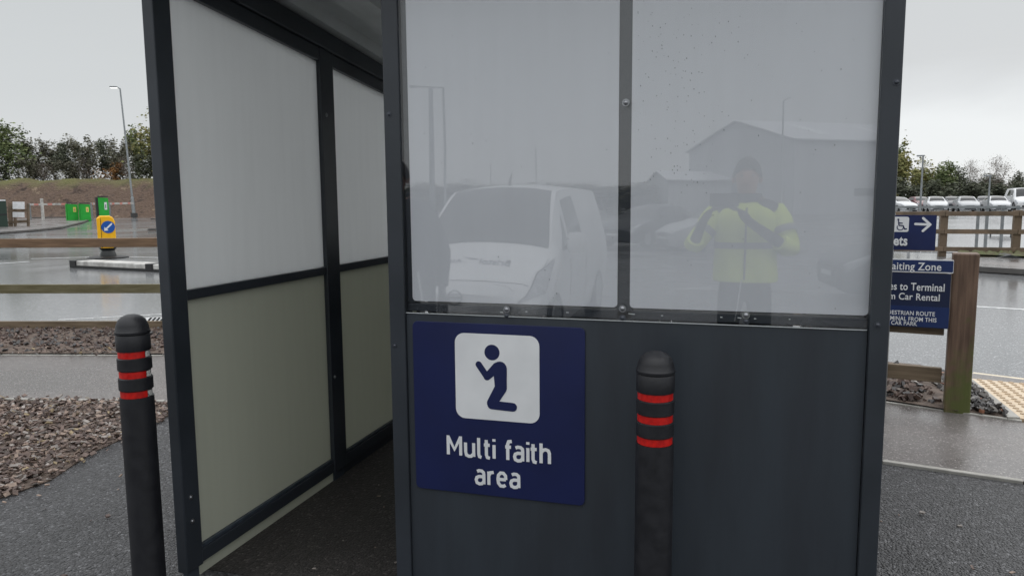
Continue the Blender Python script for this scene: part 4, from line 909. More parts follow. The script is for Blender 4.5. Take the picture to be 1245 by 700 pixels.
class Loft:
    def __init__(s, st): s.st = st
    def row(s, y):
        S = s.st; i = 0
        while i < len(S)-2 and y > S[i+1][0]: i += 1
        u = max(0, min(1, (y-S[i][0])/(S[i+1][0]-S[i][0])))
        a, b = S[i], S[i+1]; p = S[i-1] if i else a; n = S[i+2] if i+2 < len(S) else b
        out = []
        for k in range(1, len(a)):
            m0 = (b[k]-p[k])/max(1e-6, b[0]-p[0]) if i else (b[k]-a[k])/(b[0]-a[0]); m1 = (n[k]-a[k])/(n[0]-a[0])
            d = (b[k]-a[k])/(b[0]-a[0])
            if m0*d <= 0: m0 = 0
            if m1*d <= 0: m1 = 0
            m0 = math.copysign(min(abs(m0), 2.2*abs(d)), d); m1 = math.copysign(min(abs(m1), 2.2*abs(d)), d)
            h = b[0]-a[0]; u2, u3 = u*u, u*u*u
            out.append((2*u3-3*u2+1)*a[k] + (u3-2*u2+u)*h*m0 + (-2*u3+3*u2)*b[k] + (u3-u2)*h*m1)
        return out
    def pt(s, y, t, side=1, off=0):
        r = s.row(y); K = [(r[0], r[1]), (r[2], r[3]), (r[4], r[5]), (r[6], r[7])]; zc = r[8]
        if t <= 3:
            i = min(2, int(t)); u = t-i; x = K[i][0]+(K[i+1][0]-K[i][0])*u; z = K[i][1]+(K[i+1][1]-K[i][1])*u
            if i < 2: x += .018*math.sin(PI*u)
            if i == 2: x += .010*math.sin(PI*u)
        else:
            u = t-3; x = K[3][0]*(1-u); z = K[3][1] + (zc-K[3][1])*(1-(1-u)**2.2)
        p = Vector((x*side, y, z))
        if off:
            e = .02; a = s.pt(y+e, t, side)-s.pt(y-e, t, side); b = s.pt(y, min(4, t+e), side)-s.pt(y, max(0, t-e), side)
            n = a.cross(b)*side
            if n.length > 1e-9:
                n.normalize()
                if n.x*side < -.2 or (n.z < 0 and t > 2): n = -n
                p = p + n*off
        return p
    def mesh(s, ny=46):
        L = s.st[-1][0]; ts = [0, .33, .66, 1, 1.33, 1.66, 2, 2.25, 2.5, 2.75, 3, 3.12, 3.3, 3.55, 3.8, 4]
        ys = sorted(set([q[0] for q in s.st] + [L*i/ny for i in range(ny+1)])); mb = MB(); rows = []
        for y in ys: rows.append([s.pt(y, t, 1) for t in ts] + [s.pt(y, t, -1) for t in ts[-2::-1]])
        n = len(rows[0]); vs = [v for r in rows for v in r]
        fs = [(i*n+k, i*n+k+1, (i+1)*n+k+1, (i+1)*n+k) for i in range(len(rows)-1) for k in range(n-1)]
        fs += [((i+1)*n, i*n, i*n+n-1, (i+1)*n+n-1) for i in range(len(rows)-1)]
        fs += [tuple(reversed(range(n))), tuple((len(rows)-1)*n+k for k in range(n))]
        mb.add(vs, fs); return mb
    def patch(s, c, side=1, off=.005, n=8, m=8):       # c: four (y,t) corners
        mb = MB(); vs = []
        for i in range(n+1):
            for j in range(m+1):
                u, v = i/n, j/m
                y = (c[0][0]*(1-u)+c[1][0]*u)*(1-v)+(c[3][0]*(1-u)+c[2][0]*u)*v; t = (c[0][1]*(1-u)+c[1][1]*u)*(1-v)+(c[3][1]*(1-u)+c[2][1]*u)*v
                if t <= 4: vs.append(s.pt(y, t, side, off))
                else: vs.append(s.pt(y, 8-t, -side, off))
        mb.add(vs, [(i*(m+1)+j, (i+1)*(m+1)+j, (i+1)*(m+1)+j+1, i*(m+1)+j+1) for i in range(n) for j in range(m)]); return mb
    def strip(s, pts, side=1, r=.004, off=.001):
        P = []
        for (y0, t0), (y1, t1) in zip(pts[:-1], pts[1:]):
            for k in range(5): u = k/5; y, t = y0+(y1-y0)*u, t0+(t1-t0)*u; P.append(s.pt(y, t if t <= 4 else 8-t, side if t <= 4 else -side, off))
        return MB().tube(P, r, 5)
def wheel(root, x, y, r, side):
    w = MB().lathe([(r*.62, .0), (r*.96, .01), (r, .05), (r, .19), (r*.9, .21)], 28, M=Matrix.Rotation(R(-90)*side, 4, 'Y')).build('wheel', tyre_m, root, smooth=True)
    w.location = (x, y, r)
    h = MB().lathe([(.0001, .185), (r*.12, .2), (r*.2, .17), (r*.55, .18), (r*.66, .205), (r*.68, .19)], 20, M=Matrix.Rotation(R(90)*side, 4, 'Y') @ Matrix.Identity(4)).build('rim', rim_m, w, smooth=True)
    return w
def wheels(root, L, hw, yf, yr, r):
    for side in (1, -1):
        for y in (yf, yr):
            arch = MB().lathe([(.0001, 0), (r*1.18, 0), (r*1.18, .006)], 28, M=Matrix.Rotation(R(90)*side, 4, 'Y')).build('wheel_arch', trim_m, root); arch.location = (side*(hw+.012), y, r*1.02)
            w = MB().lathe([(r*.3, -.02), (r*.62, .0), (r*.92, .012), (r, -.02), (r, -.18), (r*.9, -.2), (.001, -.2)], 28, M=Matrix.Rotation(R(90)*side, 4, 'Y')).build('wheel', tyre_m, root, smooth=True); w.location = (side*(hw+.02), y, r)
            MB().lathe([(.0001, .012), (r*.12, .014), (r*.2, .004), (r*.5, .008), (r*.64, .014), (r*.66, .004)], 20, M=Matrix.Rotation(R(90)*side, 4, 'Y')).build('rim', rim_m, w, smooth=True)
CAR = [(0, .50,.25, .62,.40, .60,.58, .45,.62, .64), (.12, .70,.19, .78,.42, .74,.66, .58,.70, .73), (.5, .78,.18, .87,.5, .83,.80, .66,.86, .90), (1.15, .80,.18, .90,.55, .85,.94, .72,.97, 1.02),
       (1.6, .80,.18, .90,.56, .84,.97, .64,1.26, 1.29), (2.05, .80,.18, .90,.56, .85,.99, .58,1.41, 1.45), (2.9, .80,.18, .90,.56, .85,1.0, .58,1.42, 1.47), (3.5, .80,.2, .89,.58, .84,1.02, .56,1.32, 1.36), (3.95, .78,.25, .86,.6, .80,1.02, .66,1.05, 1.08), (4.2, .66,.34, .76,.6, .70,.92, .58,.98, 1.0)]
VAN = [(0, .62,.30, .74,.44, .70,.56, .54,.66, .70), (.10, .78,.22, .84,.46, .80,.62, .66,.76, .81), (.40, .82,.20, .88,.52, .86,.78, .75,.90, .955), (.95, .84,.20, .90,.6, .88,1.00, .79,1.09, 1.16),
       (1.38, .84,.20, .90,.6, .88,1.08, .73,1.50, 1.55), (1.80, .84,.20, .90,.6, .88,1.10, .68,1.77, 1.83), (2.6, .84,.20, .90,.6, .88,1.12, .68,1.81, 1.87), (4.2, .84,.22, .90,.6, .88,1.12, .68,1.80, 1.86), (4.45, .80,.28, .86,.6, .84,1.12, .62,1.74, 1.79), (4.56, .74,.36, .82,.6, .80,1.1, .58,1.66, 1.70)]
def car(pm, label, group=None, cat='car', st=CAR, hatch=True, name='parked_car', roofy=(1.2, 2.0)):
    rt = empty(name, (0,0,0), 0, label, cat, group); L = Loft(st); ln = st[-1][0]
    L.mesh().build('body', pm, rt, smooth=True)
    y0, y1 = roofy
    L.patch([(y0, 3.10), (y0, 4.90), (y1, 4.84), (y1, 3.16)], 1, .006, 8, 12).build('windscreen', glass_m, rt, smooth=True)
    for sd in (1, -1):
        L.patch([(y0+.35, 2.12), (y0+1.35, 2.10), (y0+1.35, 2.86), (y0+.80, 2.80)], sd).build('side_window', glass_m, rt, smooth=True)
        L.patch([(y0+1.43, 2.10), (ln-1.15, 2.12), (ln-1.25, 2.82), (y0+1.43, 2.86)], sd).build('side_window', glass_m, rt, smooth=True)
        L.patch([(.06, 1.5), (.55, 2.05), (.50, 2.5), (.05, 2.3)], sd, .008).build('headlight', lamp_c, rt, smooth=True)
        L.patch([(ln-.22, 1.3), (ln-.03, 1.3), (ln-.03, 2.2), (ln-.22, 2.2)], sd, .006).build('tail_light', lamp_r, rt, smooth=True)
        p = L.pt(y0+.45, 2.15, sd); MB().lathe([(.0001, -.09), (.07, -.07), (.09, 0), (.08, .06), (.0001, .1)], 10, M=Matrix.Translation(p+Vector((sd*.09, 0, .03))) @ Matrix.Rotation(R(90), 4, 'Y') @ Matrix.Diagonal((.7, .5, 1, 1))).build('door_mirror', pm, rt, smooth=True)
    L.patch([(ln-.9, 3.15), (ln-.9, 4.85), (ln-.35, 4.8), (ln-.35, 3.2)], 1, .006).build('rear_window', glass_m, rt, smooth=True)
    MB().box(-.45, .45, -.015, .1, .27, .42).build('lower_grille', trim_m, rt, bevel=.01); MB().box(-.32, .32, -.02, .05, .50, .575).build('grille', trim_m, rt, bevel=.01)
    MB().box(-.26, .26, -.032, -.022, .43, .50).build('number_plate', sign_white, rt)
    wheels(rt, ln, st[4][3], .80, ln-.82, .31 if st is CAR else .33); return rt
gC = 'cars parked in the far car park'
def repaint(root, pm):
    for c in root.children:
        if c.name.split('.')[0] in ('body', 'door_mirror'):
            c.data = c.data.copy(); c.data.materials.clear(); c.data.materials.append(pm)
c0 = car(P_pale, 'silver hatchback, leftmost parked car right of the shelter post', gC)
cars = [(1108, 69, 34, P_pale, None), (1141.5, 70, 8, P_pale, 'silver car nose-on directly above the wheelchair sign arrow, second pale car'), (1180, 68, 10, P_silver, 'silver car in the middle of the row, above the big timber post'), (1218, 68, 12, P_pale, 'pale car below the tall bare tree, third nose-on car of the row'),
        (1127, 78, 20, P_red, 'maroon car mostly hidden between the first and second pale cars'), (1161, 80, 10, P_dark, 'dark car with pale roof area between the second and third pale cars'), (1199.5, 75, 6, P_dark, 'black car low between the third and fourth pale cars'), (1092, 80, 12, P_blue, 'dark blue car cut by the right shelter post'), (1268, 72, 10, P_silver, 'silver car just outside the right edge of the photo')]
for i, (px, t, yaw, pm, lab) in enumerate(cars):
    o = c0 if i == 0 else copy_tree(c0)
    if i: repaint(o, pm); o['label'] = lab
    p = AT(px, 250, t); f = math.atan2(p.y, p.x)-PI/2
    o.location = (p.x, p.y, -.05); o.rotation_euler = (0, 0, f + R(yaw))
vb = car(P_white, 'white van at the right end of the row of parked cars', gC, 'van', VAN, name='parked_van', roofy=(.95, 1.76)); p = AT(1250, 250, 68); vb.location = (p.x, p.y, .05); vb.rotation_euler = (0, 0, math.atan2(p.y, p.x)-PI/2+R(14)); vb.scale = (1.05, 1.05, 1.12)
# ================================================================== WHAT STANDS BEHIND THE PHOTOGRAPHER (seen mirrored in the acrylic)
def MR(x, y, t): p = AT(x, y, t); p.y = 2*2.24 - p.y; return p
yard = -.27
vn = empty('airport_van', (-2.80, -2.80, yard), PI, 'white van facing the shelter, seen mirrored in the left clear sheet', 'van')
L = Loft(VAN)
body = L.mesh(70).build('body', P_white, vn, smooth=True)
L.patch([(.98, 3.03), (.98, 4.97), (1.77, 4.92), (1.77, 3.08)], 1, .006, 12, 18).build('windscreen', glass_m, vn, smooth=True)
for sd in (1, -1):
    L.patch([(1.22, 2.1), (1.55, 2.08), (1.60, 2.72), (1.58, 2.70)], sd, .005).build('quarter_window', glass_m, vn, smooth=True)
    L.patch([(1.64, 2.08), (2.45, 2.05), (2.45, 2.88), (1.78, 2.84)], sd, .005).build('side_window', glass_m, vn, smooth=True)
    h = L.patch([(.02, 2.35), (.34, 1.7), (.95, 2.35), (.42, 2.86)], sd, .007, 12, 10).build('headlight', lamp_c, vn, smooth=True)
    L.strip([(.02, 2.35), (.42, 2.86), (.95, 2.35)], sd, .009, .006).build('headlight_rim', seam_m, h, smooth=True)
    L.strip([(.02, 2.35), (.34, 1.7), (.95, 2.35)], sd, .005, .006).build('headlight_rim', seam_m, h, smooth=True)
    L.strip([(1.55, .5), (1.55, 2.05)], sd, .004).build('door_seam', seam_m, vn); L.strip([(2.55, .5), (2.55, 2.9)], sd, .004).build('door_seam', seam_m, vn)
    L.strip([(.25, 2.58), (.95, 2.95)], sd, .005).build('bonnet_seam', seam_m, vn)
    MB().box(-.02, .02, -.04, .04, -.06, .02).build('handle', P_white, vn, bevel=.01).location = L.pt(2.35, 1.85, sd)+Vector((sd*.02, 0, 0))
    p = L.pt(1.28, 2.1, sd)+Vector((sd*.16, 0, .07))
    mm = MB().lathe([(.0001, -.13), (.08, -.125), (.115, -.06), (.115, .06), (.085, .125), (.0001, .13)], 14, M=Matrix.Translation(p) @ Matrix.Diagonal((1, .62, 1, 1))).build('door_mirror', P_white, vn, smooth=True)
    MB().box(p.x-.07, p.x+.07, p.y+.072, p.y+.078, p.z-.09, p.z+.09).build('mirror_glass', mirror_m, mm)
    MB().beam(L.pt(1.28, 2.1, sd), p, .06, .05).build('mirror_arm', trim_m, mm)
L.strip([(.20, 2.62), (.14, 3.3), (.13, 4), (.14, 4.7), (.20, 5.38)], 1, .005).build('bonnet_edge', seam_m, vn)
L.strip([(.06, 3.0), (.10, 3.2), (.105, 3.45)], 1, .004).build('grille_line', seam_m, vn); L.strip([(.06, 3.0), (.10, 3.2), (.105, 3.45)], -1, .004).build('grille_line', seam_m, vn)
MB().box(-.5, .5, -.012, .08, .30, .44).build('lower_grille', trim_m, vn, bevel=.01); MB().box(-.26, .26, -.03, -.014, .46, .57).build('number_plate', sign_white, vn)
mb = MB().lathe([(.07, -.004), (.085, .004), (.085, .012), (.07, .016), (.066, .006)], 28, M=Matrix.Translation((0, -.018, .66)) @ Matrix.Rotation(R(90), 4, 'X')); mb.box(-.088, .088, -.038, -.022, .647, .673)
mb.build('badge', badge_m, vn, smooth=False)
wheels(vn, 4.56, .878, .78, 3.55, .33)
MB().tube([(0, 2.0, 1.83), (0, 2.02, 1.90), (0, 2.12, 2.02)], [.03, .02, .004], 8).build('aerial', trim_m, vn, smooth=True)
# lettering on the bonnet, laid onto the curved panel
bvh = BVHTree.FromPolygons([v.co[:] for v in body.data.vertices], [p.vertices[:] for p in body.data.polygons])
def onbonnet(me, cx, cy, rot=0):
    for v in me.vertices:
        x, y, zz = v.co; x, y = x*math.cos(rot)-y*math.sin(rot), x*math.sin(rot)+y*math.cos(rot); X, Y = cx+x, cy+y
        h = bvh.ray_cast(Vector((X, Y, 3)), Vector((0, 0, -1))); v.co = (X, Y, (h[0].z if h[0] else 1) + .002 + zz)
txt_m = mat('decal_dark', (.05, .055, .09), .4)
for s, cx, w in (('Bristol', -.27, .38), ('Airport', .31, .40)):
    me = text_mesh(s, w, .15, .002, .014, .25); onbonnet(me, cx, .52); me.materials.clear(); me.materials.append(txt_m); o = bpy.data.objects.new('lettering', me); col.objects.link(o); o.parent = vn
mb = MB()
for i, (a, b, r1, r2) in enumerate((((-.06, -.03), (.10, .035), .010, .004), ((-.07, -.03), (.03, -.035), .012, .004))): mb.prism(capsule(a, b, r1, r2), .002)
me = mb.build('plane_emblem', txt_m, vn).data; onbonnet(me, .03, .60)
# parked cars, buildings, lamps, trees of the yard
for px, t, pm, yaw, lab in ((806, 24, P_silver, 60, 'silver car parked behind the photographer, seen mirrored left of the yellow jacket'), (1010, 12, P_dark, 80, 'dark car parked behind the photographer, mirrored right of the yellow jacket'), (745, 26, P_dark, 30, 'dark car mirrored right of the white van')):
    o = copy_tree(c0); repaint(o, pm); o['label'] = lab; o['group'] = 'cars parked in the yard behind the photographer'; p = MR(px, 250, t); o.location = (p.x, p.y, yard); o.rotation_euler = (0, 0, PI + R(yaw))
clad = mat('cladding', srgb(178, 180, 184), .6, c2=srgb(166, 168, 172), scale=1.5); roofc = mat('cladding_roof', srgb(196, 198, 202), .5, c2=srgb(180, 182, 186), scale=1.2); skyl = mat('rooflight', srgb(226, 230, 232), .4)
a = MR(965, 200, 78); b = MR(839, 200, 97); a.z = b.z = yard
def building(a, b, length, ze, zr, label, lights=True):
    a = Vector((a.x, a.y, yard)); b = Vector((b.x, b.y, yard)); g = (b-a); w = g.length; g.normalize(); l = Vector((-g.y, g.x, 0))
    if l.y > 0: l = -l
    if (a + l*5).length < a.length: l = -l
    rt = empty('building', a, 0, label, 'building'); e = ze-yard; r = zr-yard
    F = [Vector((0,0,0)), g*w, g*w+Vector((0,0,e)), g*w/2+Vector((0,0,r)), Vector((0,0,e))]
    vs = F + [v+l*length for v in F]
    MB().add(vs, [(0,1,2,3,4), (9,8,7,6,5), (0,5,6,1), (1,6,7,2), (4,9,5,0)]).build('wall', clad, rt)
    rv = []
    for s, (p, q_) in enumerate(((F[4], F[3]), (F[3], F[2]))):
        d = (p-q_).normalized() if s == 0 else (q_-p).normalized(); up = Vector((0, 0, .12)); A, B = (p+d*.5, q_) if s == 0 else (p, q_+d*.5)
        m_ = MB().add([A-l*.4+up*.2, B-l*.4+up*.2, B+l*(length+.4)+up*.2, A+l*(length+.4)+up*.2, A-l*.4+up*1.5, B-l*.4+up*1.5, B+l*(length+.4)+up*1.5, A+l*(length+.4)+up*1.5], [(0,3,2,1),(4,5,6,7),(0,1,5,4),(1,2,6,5),(2,3,7,6),(3,0,4,7)])
        rf_ = m_.build('roof', roofc, rt)
        if lights:
            for k in range(4):
                y0_ = length*(.12+.22*k); A2 = A.lerp(B, .25)+l*y0_+up*1.75; B2 = A.lerp(B, .8)+l*y0_+up*1.75; MB().add([A2, B2, B2+l*1.4, A2+l*1.4], [(0,1,2,3)]).build('rooflight', skyl, rf_)
    D = MB(); D.add([l*8-g*.03+Vector((0,0,1.9)), l*12.5-g*.03+Vector((0,0,1.9)), l*12.5-g*.03+Vector((0,0,2.7)), l*8-g*.03+Vector((0,0,2.7))], [(0,1,2,3)]); D.build('window', glass_m, rt)
    D = MB(); D.add([g*w*.35-l*.03, g*w*.65-l*.03, g*w*.65-l*.03+Vector((0,0,e*.55)), g*w*.35-l*.03+Vector((0,0,e*.55))], [(0,1,2,3)]); D.build('door', mat('roller_door', srgb(120, 124, 130), .5), rt)
    return rt
building(a, b, 42, 7.4, 10.2, 'big pale steel shed with rooflights, seen mirrored behind the photographer')
building(MR(812, 230, 88), MR(790, 230, 98), 9, 3.6, 4.7, 'small pale low building mirrored left of the big shed', False)
def lamp(px, ytop, t, r, arm, label, name='street_lamp'):
    p = MR(px, 240, t); z1 = MR(px, ytop, t).z; rt = empty(name, (p.x, p.y, yard), 0, label, 'street lamp' if name == 'street_lamp' else 'pole'); H = z1-yard
    MB().tube([(0, 0, -.2), (0, 0, H*.2), (0, 0, H*.205), (0, 0, H)], [r, r, r*.7, r*.55], 10).build('column', galv, rt, smooth=True)
    if arm:
        MB().tube([(0, 0, H-.02), (arm*.5, 0, H+.06), (arm, 0, H+.12)], r*.4, 6).build('arm', galv, rt, smooth=True); MB().box(min(arm, arm*1.3), max(arm, arm*1.3), -.12, .12, H+.08, H+.18).build('lamp_head', galv, rt, bevel=.02)
    return rt
lamp(541, 108, 38, .10, -1.4, 'thin street lamp with arm mirrored at the left of the left clear sheet'); lamp(525.5, 109, 24, .13, 0, 'thick pole mirrored beside the thin street lamp', 'pole'); lamp(949, 124, 44, .09, .3, 'slim street lamp mirrored in front of the big shed'); 
for px, yt, t_, lab in ((1119, 190, 60, 'slim grey lamp column in front of the yellow-green tree, above the wheelchair sign'), (1201.5, 214, 64, 'slim grey lamp column under the tall bare tree')):
    p = AT(px, 250, t_); z1 = AT(px, yt, t_).z; rt = empty('street_lamp', (p.x, p.y, -.05), 0, lab, 'street lamp', 'lamp columns in the far car park')
    MB().tube([(0, 0, -.2), (0, 0, z1*.2), (0, 0, z1+.05)], [.11, .08, .06], 8).build('column', galv, rt, smooth=True); MB().box(-.45, .1, -.12, .12, z1, z1+.12).build('lamp_head', galv, rt, bevel=.02)
lp = lamp(652, 180, 30, .04, 0, 'thin pole with a small bar sign mirrored above the van roof', 'pole'); MB().box(-.6, .35, -.03, .03, 1.95, 2.1).build('bar', galv, lp)
lamp(597, 200, 50, .06, 0, 'faint far pole mirrored above the left of the van roof', 'pole')
gM = 'trees behind the yard, seen mirrored'
for i, px in enumerate((500, 525, 556, 590, 625, 660, 695, 728, 760, 786, 1010, 1050)):
    p = MR(px, 240, 96); z1 = MR(px, (224, 221, 223, 225)[i % 4], 96).z
    o = copy_tree(protos[[k for k in protos if k[0] in ('dark', 'dull')][i % 2]]); o.name = 'tree'; s = (z1-yard)/6; o.scale = (2.8, 2.2, s); o.location = (p.x, p.y, yard); o.rotation_euler = (0, 0, i*1.3)
    tag(o, 'dark low tree in the treeline mirrored behind the yard', 'tree', gM)
for x0, y0_, x1, y1_ in ((822, 353, 866, 351), (735, 322, 760, 318), (700, 300, 760, 292)):
    A = AT(x0, y0_, 1); B = AT(x1, y1_, 1)
    def gm(x, y): d = ray(x, y); p = EYE + d*((yard-EYE.z)/d.z); return Vector((p.x, 4.48-p.y))
    A, B = gm(x0, y0_), gm(x1, y1_); struct(polysheet('road_marking', [A, B, B+Vector((0, -.1)), A+Vector((0, -.1))], yard+.006, paint_w, .01))
# ================================================================== PEOPLE
skin_t = mat('skin', srgb(196, 150, 126), .5, c2=srgb(184, 136, 112), scale=30); dark_cloth = mat('dark_clothing', (.018, .02, .026), .85, c2=(.028, .03, .036), scale=12, bump=.3, bscale=60)
hivis = mat('hivis_yellow', srgb(220, 238, 90), .7, c2=srgb(202, 222, 76), scale=9, bump=.4, bscale=22); tape = mat('reflective_tape', srgb(112, 116, 112), .4); hair_m = mat('hair', (.03, .024, .02), .7, bump=.5, bscale=120); glove_m = mat('glove', (.02, .02, .022), .7); eye_m = mat('eye', (.7, .7, .7), .2, c2=(.05, .03, .02), scale=60); lip_m = mat('lip', srgb(160, 96, 86), .5); phone_m = mat('phone_black', (.01, .01, .012), .15)
def skinned(name, verts, edges, m, parent, root=0, sub=2):
    me = bpy.data.meshes.new(name); me.from_pydata([v[0] for v in verts], edges, []); me.materials.append(m if not isinstance(m, list) else m[0])
    o = bpy.data.objects.new(name, me); col.objects.link(o); o.parent = parent
    md = o.modifiers.new('skin', 'SKIN'); md.use_smooth_shade = True
    if not me.skin_vertices: me.attributes.new
    bm = bmesh.new(); bm.from_mesh(me); lay = bm.verts.layers.skin.verify(); bm.verts.ensure_lookup_table()
    for i, v in enumerate(verts):
        r = v[1]; bm.verts[i][lay].radius = r if isinstance(r, tuple) else (r, r); bm.verts[i][lay].use_root = (i == root)
    bm.to_mesh(me); bm.free()
    sd = o.modifiers.new('sub', 'SUBSURF'); sd.levels = sd.render_levels = sub
    return o
def person(loc, rzz, label, elbows, wrists, hands, jacket_m, height=1.70, fingers_dir=None, sleeve=True, gl=glove_m, jr=1.0, hem=.93):
    rt = empty('person', loc, rzz, label, 'person'); k = height/1.70
    V = [((0, 0, .95), (.15, .11)), ((0, -.01, 1.10), (.135, .10)), ((0, -.01, 1.28), (.16, .11)), ((0, 0, 1.40), (.10, .085)), ((0, .01, 1.47), .052), ((0, .03, 1.52), (.060, .066)), ((0, .018, 1.59), (.080, .098)), ((0, .012, 1.645), (.074, .088))]
    E = [(i, i+1) for i in range(7)]
    for s in (-1, 1):
        n = len(V); V += [((s*.17, 0, 1.385), .062), (elbows[s], .042), (wrists[s], .027), (hands[s], (.034, .020))]; E += [(3, n), (n, n+1), (n+1, n+2), (n+2, n+3)]
        hd = Vector(hands[s]); fd = (fingers_dir[s] if fingers_dir else Vector((0, 0, -1)))
        ax = Vector(hands[s])-Vector(wrists[s]); ax.normalize(); sd = ax.cross(fd).normalized() if ax.cross(fd).length > .2 else Vector((0, 1, 0))
        for j, (o_, l_) in enumerate(((-.027, .062), (-.009, .072), (.009, .068), (.027, .054))):
            b0 = hd + ax*.032 + sd*o_; m_ = len(V); V += [(tuple(b0), .0095), (tuple(b0 + ax*l_*.45 + fd*l_*.2), .0085), (tuple(b0 + ax*l_*.6 + fd*l_*.6), .007)]; E += [(n+3, m_), (m_, m_+1), (m_+1, m_+2)]
        m_ = len(V); V += [(tuple(hd - sd*.032 + ax*.0), .011), (tuple(hd - sd*.052 + ax*.03 + fd*.015), .0085)]; E += [(n+3, m_), (m_, m_+1)]
    for s in (-1, 1):
        n = len(V); V += [((s*.085, 0, .86), (.09, .09)), ((s*.10, .015, .50), .062), ((s*.105, -.01, .10), .045), ((s*.11, .03, .05), (.045, .038)), ((s*.12, .15, .035), (.038, .028))]; E += [(0, n), (n, n+1), (n+1, n+2), (n+2, n+3), (n+3, n+4)]
    tmp = skinned('body', V, E, dark_cloth, rt)
    dg = bpy.context.evaluated_depsgraph_get(); dg.update(); me = bpy.data.meshes.new_from_object(tmp.evaluated_get(dg)); old = tmp.data
    tmp.modifiers.clear(); tmp.data = me; me.materials.clear()
    for m_ in (dark_cloth, skin_t, gl, hair_m): me.materials.append(m_)
    for v in me.vertices:
        c = v.co
        if c.z > 1.45:
            d = math.hypot(c.x/.017, (c.z-1.572)/.024)
            if c.y > .07 and d < 2: v.co.y += .017*math.exp(-d*d)                       # nose
            for s in (-1, 1):
                d = math.hypot((c.x-s*.031)/.016, (c.z-1.597)/.012)
                if c.y > .06 and d < 2: v.co.y -= .008*math.exp(-d*d)                   # eye sockets
    for p in me.polygons:
        c = p.center; p.use_smooth = True
        if c.z > 1.455: p.material_index = 1
        elif min((c-Vector(hands[s])).length for s in (-1, 1)) < .11: p.material_index = 2
    for s in (-1, 1):
        MB().lathe([(.0001, -.009), (.008, -.004), (.0095, 0), (.008, .004), (.0001, .009)], 10, (s*.031, .096, 1.596)).build('eye', eye_m, tmp, smooth=True)
        MB().lathe([(.0001, -.03), (.010, -.015), (.012, .01), (.0001, .03)], 8, (s*.078, .012, 1.575)).build('ear', skin_t, tmp, smooth=True)
    MB().tube([(-.022, .098, 1.533), (0, .106, 1.535), (.022, .098, 1.533)], [.003, .005, .003], 6).build('mouth', lip_m, tmp, smooth=True)
    hb = MB(); n = 28; rows = []
    for i in range(9):
        a = PI/2*i/8; rows.append((math.cos(a), math.sin(a)))
    vs = []
    for cr_, sr_ in rows:
        for k2 in range(n):
            t = 2*PI*k2/n; front = max(0, math.sin(t)); zb_ = 1.575 + .065*front**2
            vs.append((.088*cr_*math.cos(t), .004+.104*cr_*math.sin(t), zb_+(1.716-zb_)*sr_))
    hb.add(vs, [(i*n+k2, i*n+(k2+1) % n, (i+1)*n+(k2+1) % n, (i+1)*n+k2) for i in range(8) for k2 in range(n)]); hb.build('hair', hair_m, rt, smooth=True)
    # jacket: superelliptic torso plus tapering sleeves, one mesh
    rn = random.Random(5); T = [(hem, .192*jr, .138), (hem+.012, .196*jr, .142), (hem+(1.12-hem)*.5, .188*jr, .136), (1.12, .184*jr, .132), (1.26, .192, .138), (1.34, .190, .132), (1.385, .160, .115), (1.415, .118, .092), (1.445, .085, .078), (1.475, .080, .075)]
    jb = MB(); n = 40; vs = []
    def sel(rx, ry, t, z, f=1.0):
        c, s_ = math.cos(t), math.sin(t); e = .78
        w_ = 1 + .012*math.sin(3*t+z*17) + .010*math.sin(7*t-z*31)
        return (rx*f*w_*math.copysign(abs(c)**e, c), -.008+ry*f*w_*math.copysign(abs(s_)**e, s_), z)
    ZS = [T[0][0]+(T[-1][0]-T[0][0])*q/30 for q in range(31)]
    def TR(z):
        for (z0_, a0_, b0_), (z1_, a1_, b1_) in zip(T[:-1], T[1:]):
            if z <= z1_+1e-9: u = (z-z0_)/(z1_-z0_); return a0_+(a1_-a0_)*u, b0_+(b1_-b0_)*u
        return T[-1][1], T[-1][2]
    for z in ZS: rx, ry = TR(z); vs += [sel(rx, ry, 2*PI*q/n, z) for q in range(n)]
    jb.add(vs, [(i*n+q, i*n+(q+1) % n, (i+1)*n+(q+1) % n, (i+1)*n+q) for i in range(30) for q in range(n)] + [tuple(reversed(range(n)))])
    for s in (-1, 1):
        e = Vector(elbows[s]); w = Vector(wrists[s]); s0 = Vector((s*.10, -.005, 1.375)); s1 = Vector((s*.175, -.005, 1.365))
        P = [s0, s1, s1.lerp(e, .2), s1.lerp(e, .5), s1.lerp(e, .8), e-(e-s1).normalized()*.012+(w-e).normalized()*.012]; Q = [.055, .070, .074, .066, .064, .060]
        ext = (.12, .3) if not sleeve else (.3, .6, .93); P += [e.lerp(w, q) for q in ext]; Q += [.058, .053] if not sleeve else [.054, .047, .042]
        jb.tube(P, Q, 18)
    jk = jb.build('jacket', jacket_m, rt, smooth=True)
    def band(z, h_, name, m_):
        b = MB(); v2 = []
        for zz in (z-h_/2, z+h_/2): rx, ry = TR(zz); v2 += [sel(rx, ry, 2*PI*q/n, zz, 1.02) for q in range(n)]
        b.add(v2, [(q, (q+1) % n, n+(q+1) % n, n+q) for q in range(n)]); b.build(name, m_, jk, smooth=True)
    MB().lathe([(.088, -.03), (.092, -.01), (.086, .02), (.076, .022)], 28, M=Matrix.Translation((0, 0, 1.465)) @ Matrix.Diagonal((1, .95, 1, 1))).build('collar', dark_cloth, jk, smooth=True)
    return rt, jk, band
wl = lambda x, y, z, c: Vector((x-c[0], y-c[1], z-c[2]))
pc = (.072, -.37, -.02)
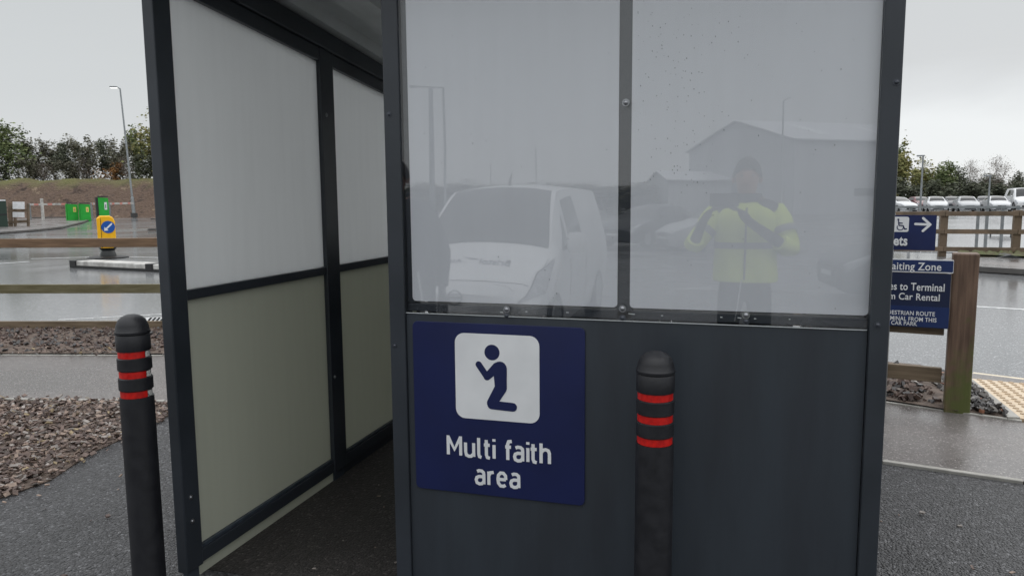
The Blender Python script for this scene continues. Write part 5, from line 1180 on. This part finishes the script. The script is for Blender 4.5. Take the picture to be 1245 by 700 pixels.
ph, jk, band = person(pc, 0, 'person in yellow high-visibility jacket and dark collar, mirrored holding up a phone',
    {-1: wl(-.245, -.27, 1.13, pc), 1: wl(.335, -.30, 1.11, pc)}, {-1: wl(-.175, -.12, 1.30, pc), 1: wl(.085, -.12, 1.295, pc)}, {-1: wl(-.145, -.075, 1.345, pc), 1: wl(.045, -.075, 1.345, pc)}, hivis, 1.70, {-1: Vector((.7, .3, -.2)).normalized(), 1: Vector((-.7, .3, -.2)).normalized()}, sleeve=False)
band(1.165, .04, 'reflective_band', tape)
for s in (-1, 1):
    a_ = Vector((s*.175, -.005, 1.365)); b_ = wl(-.245 if s < 0 else .335, -.27, 1.12, pc); d_ = (b_-a_).normalized(); m_ = a_.lerp(b_, .5)
    MB().tube([m_-d_*.022, m_+d_*.022], .0705, 20, cap=False).build('reflective_band', tape, jk, smooth=True)
MB().tube([(.0, .115, 1.40), (-.003, .128, 1.30), (-.004, .131, 1.12), (-.004, .136, .95)], .006, 6).build('zip', dark_cloth, jk)
MB().tube([(-.02, .138, .95), (-.03, .13, .86), (-.045, .12, .74), (-.055, .115, .68)], .004, 6).build('cord', sign_white, jk)
pn = empty('phone', (-.055, -.016, 1.392), 0, 'black phone held sideways by the photographer', 'phone')
MB().box(-.082, .082, -.0045, .0045, -.039, .039).build('case', phone_m, pn, bevel=.003)
MB().lathe([(.007, .0), (.007, .0015), (.0001, .0016)], 16, M=Matrix.Translation((.066, .0045, .022)) @ Matrix.Rotation(R(-90), 4, 'X')).build('lens', glass_m, pn)
pc2 = (-2.11, .02, 0)
p2, jk2, _b = person(pc2, R(-6), 'person in long dark coat, mirrored at the left edge of the clear sheet',
    {-1: Vector((-.28, -.02, 1.10)), 1: Vector((.29, -.02, 1.09))}, {-1: Vector((-.27, .08, .88)), 1: Vector((.31, .08, .87))}, {-1: Vector((-.26, .11, .81)), 1: Vector((.32, .11, .80))}, dark_cloth, 1.66, None, sleeve=True, jr=1.25, hem=.55)
p2.scale = (1, 1, .975); ph.scale = (1, 1, .975)
MB().tube([(.17, .14, .98), (.19, .15, .86), (.20, .15, .78)], .006, 6).build('reflective_piping', sign_white, jk2)
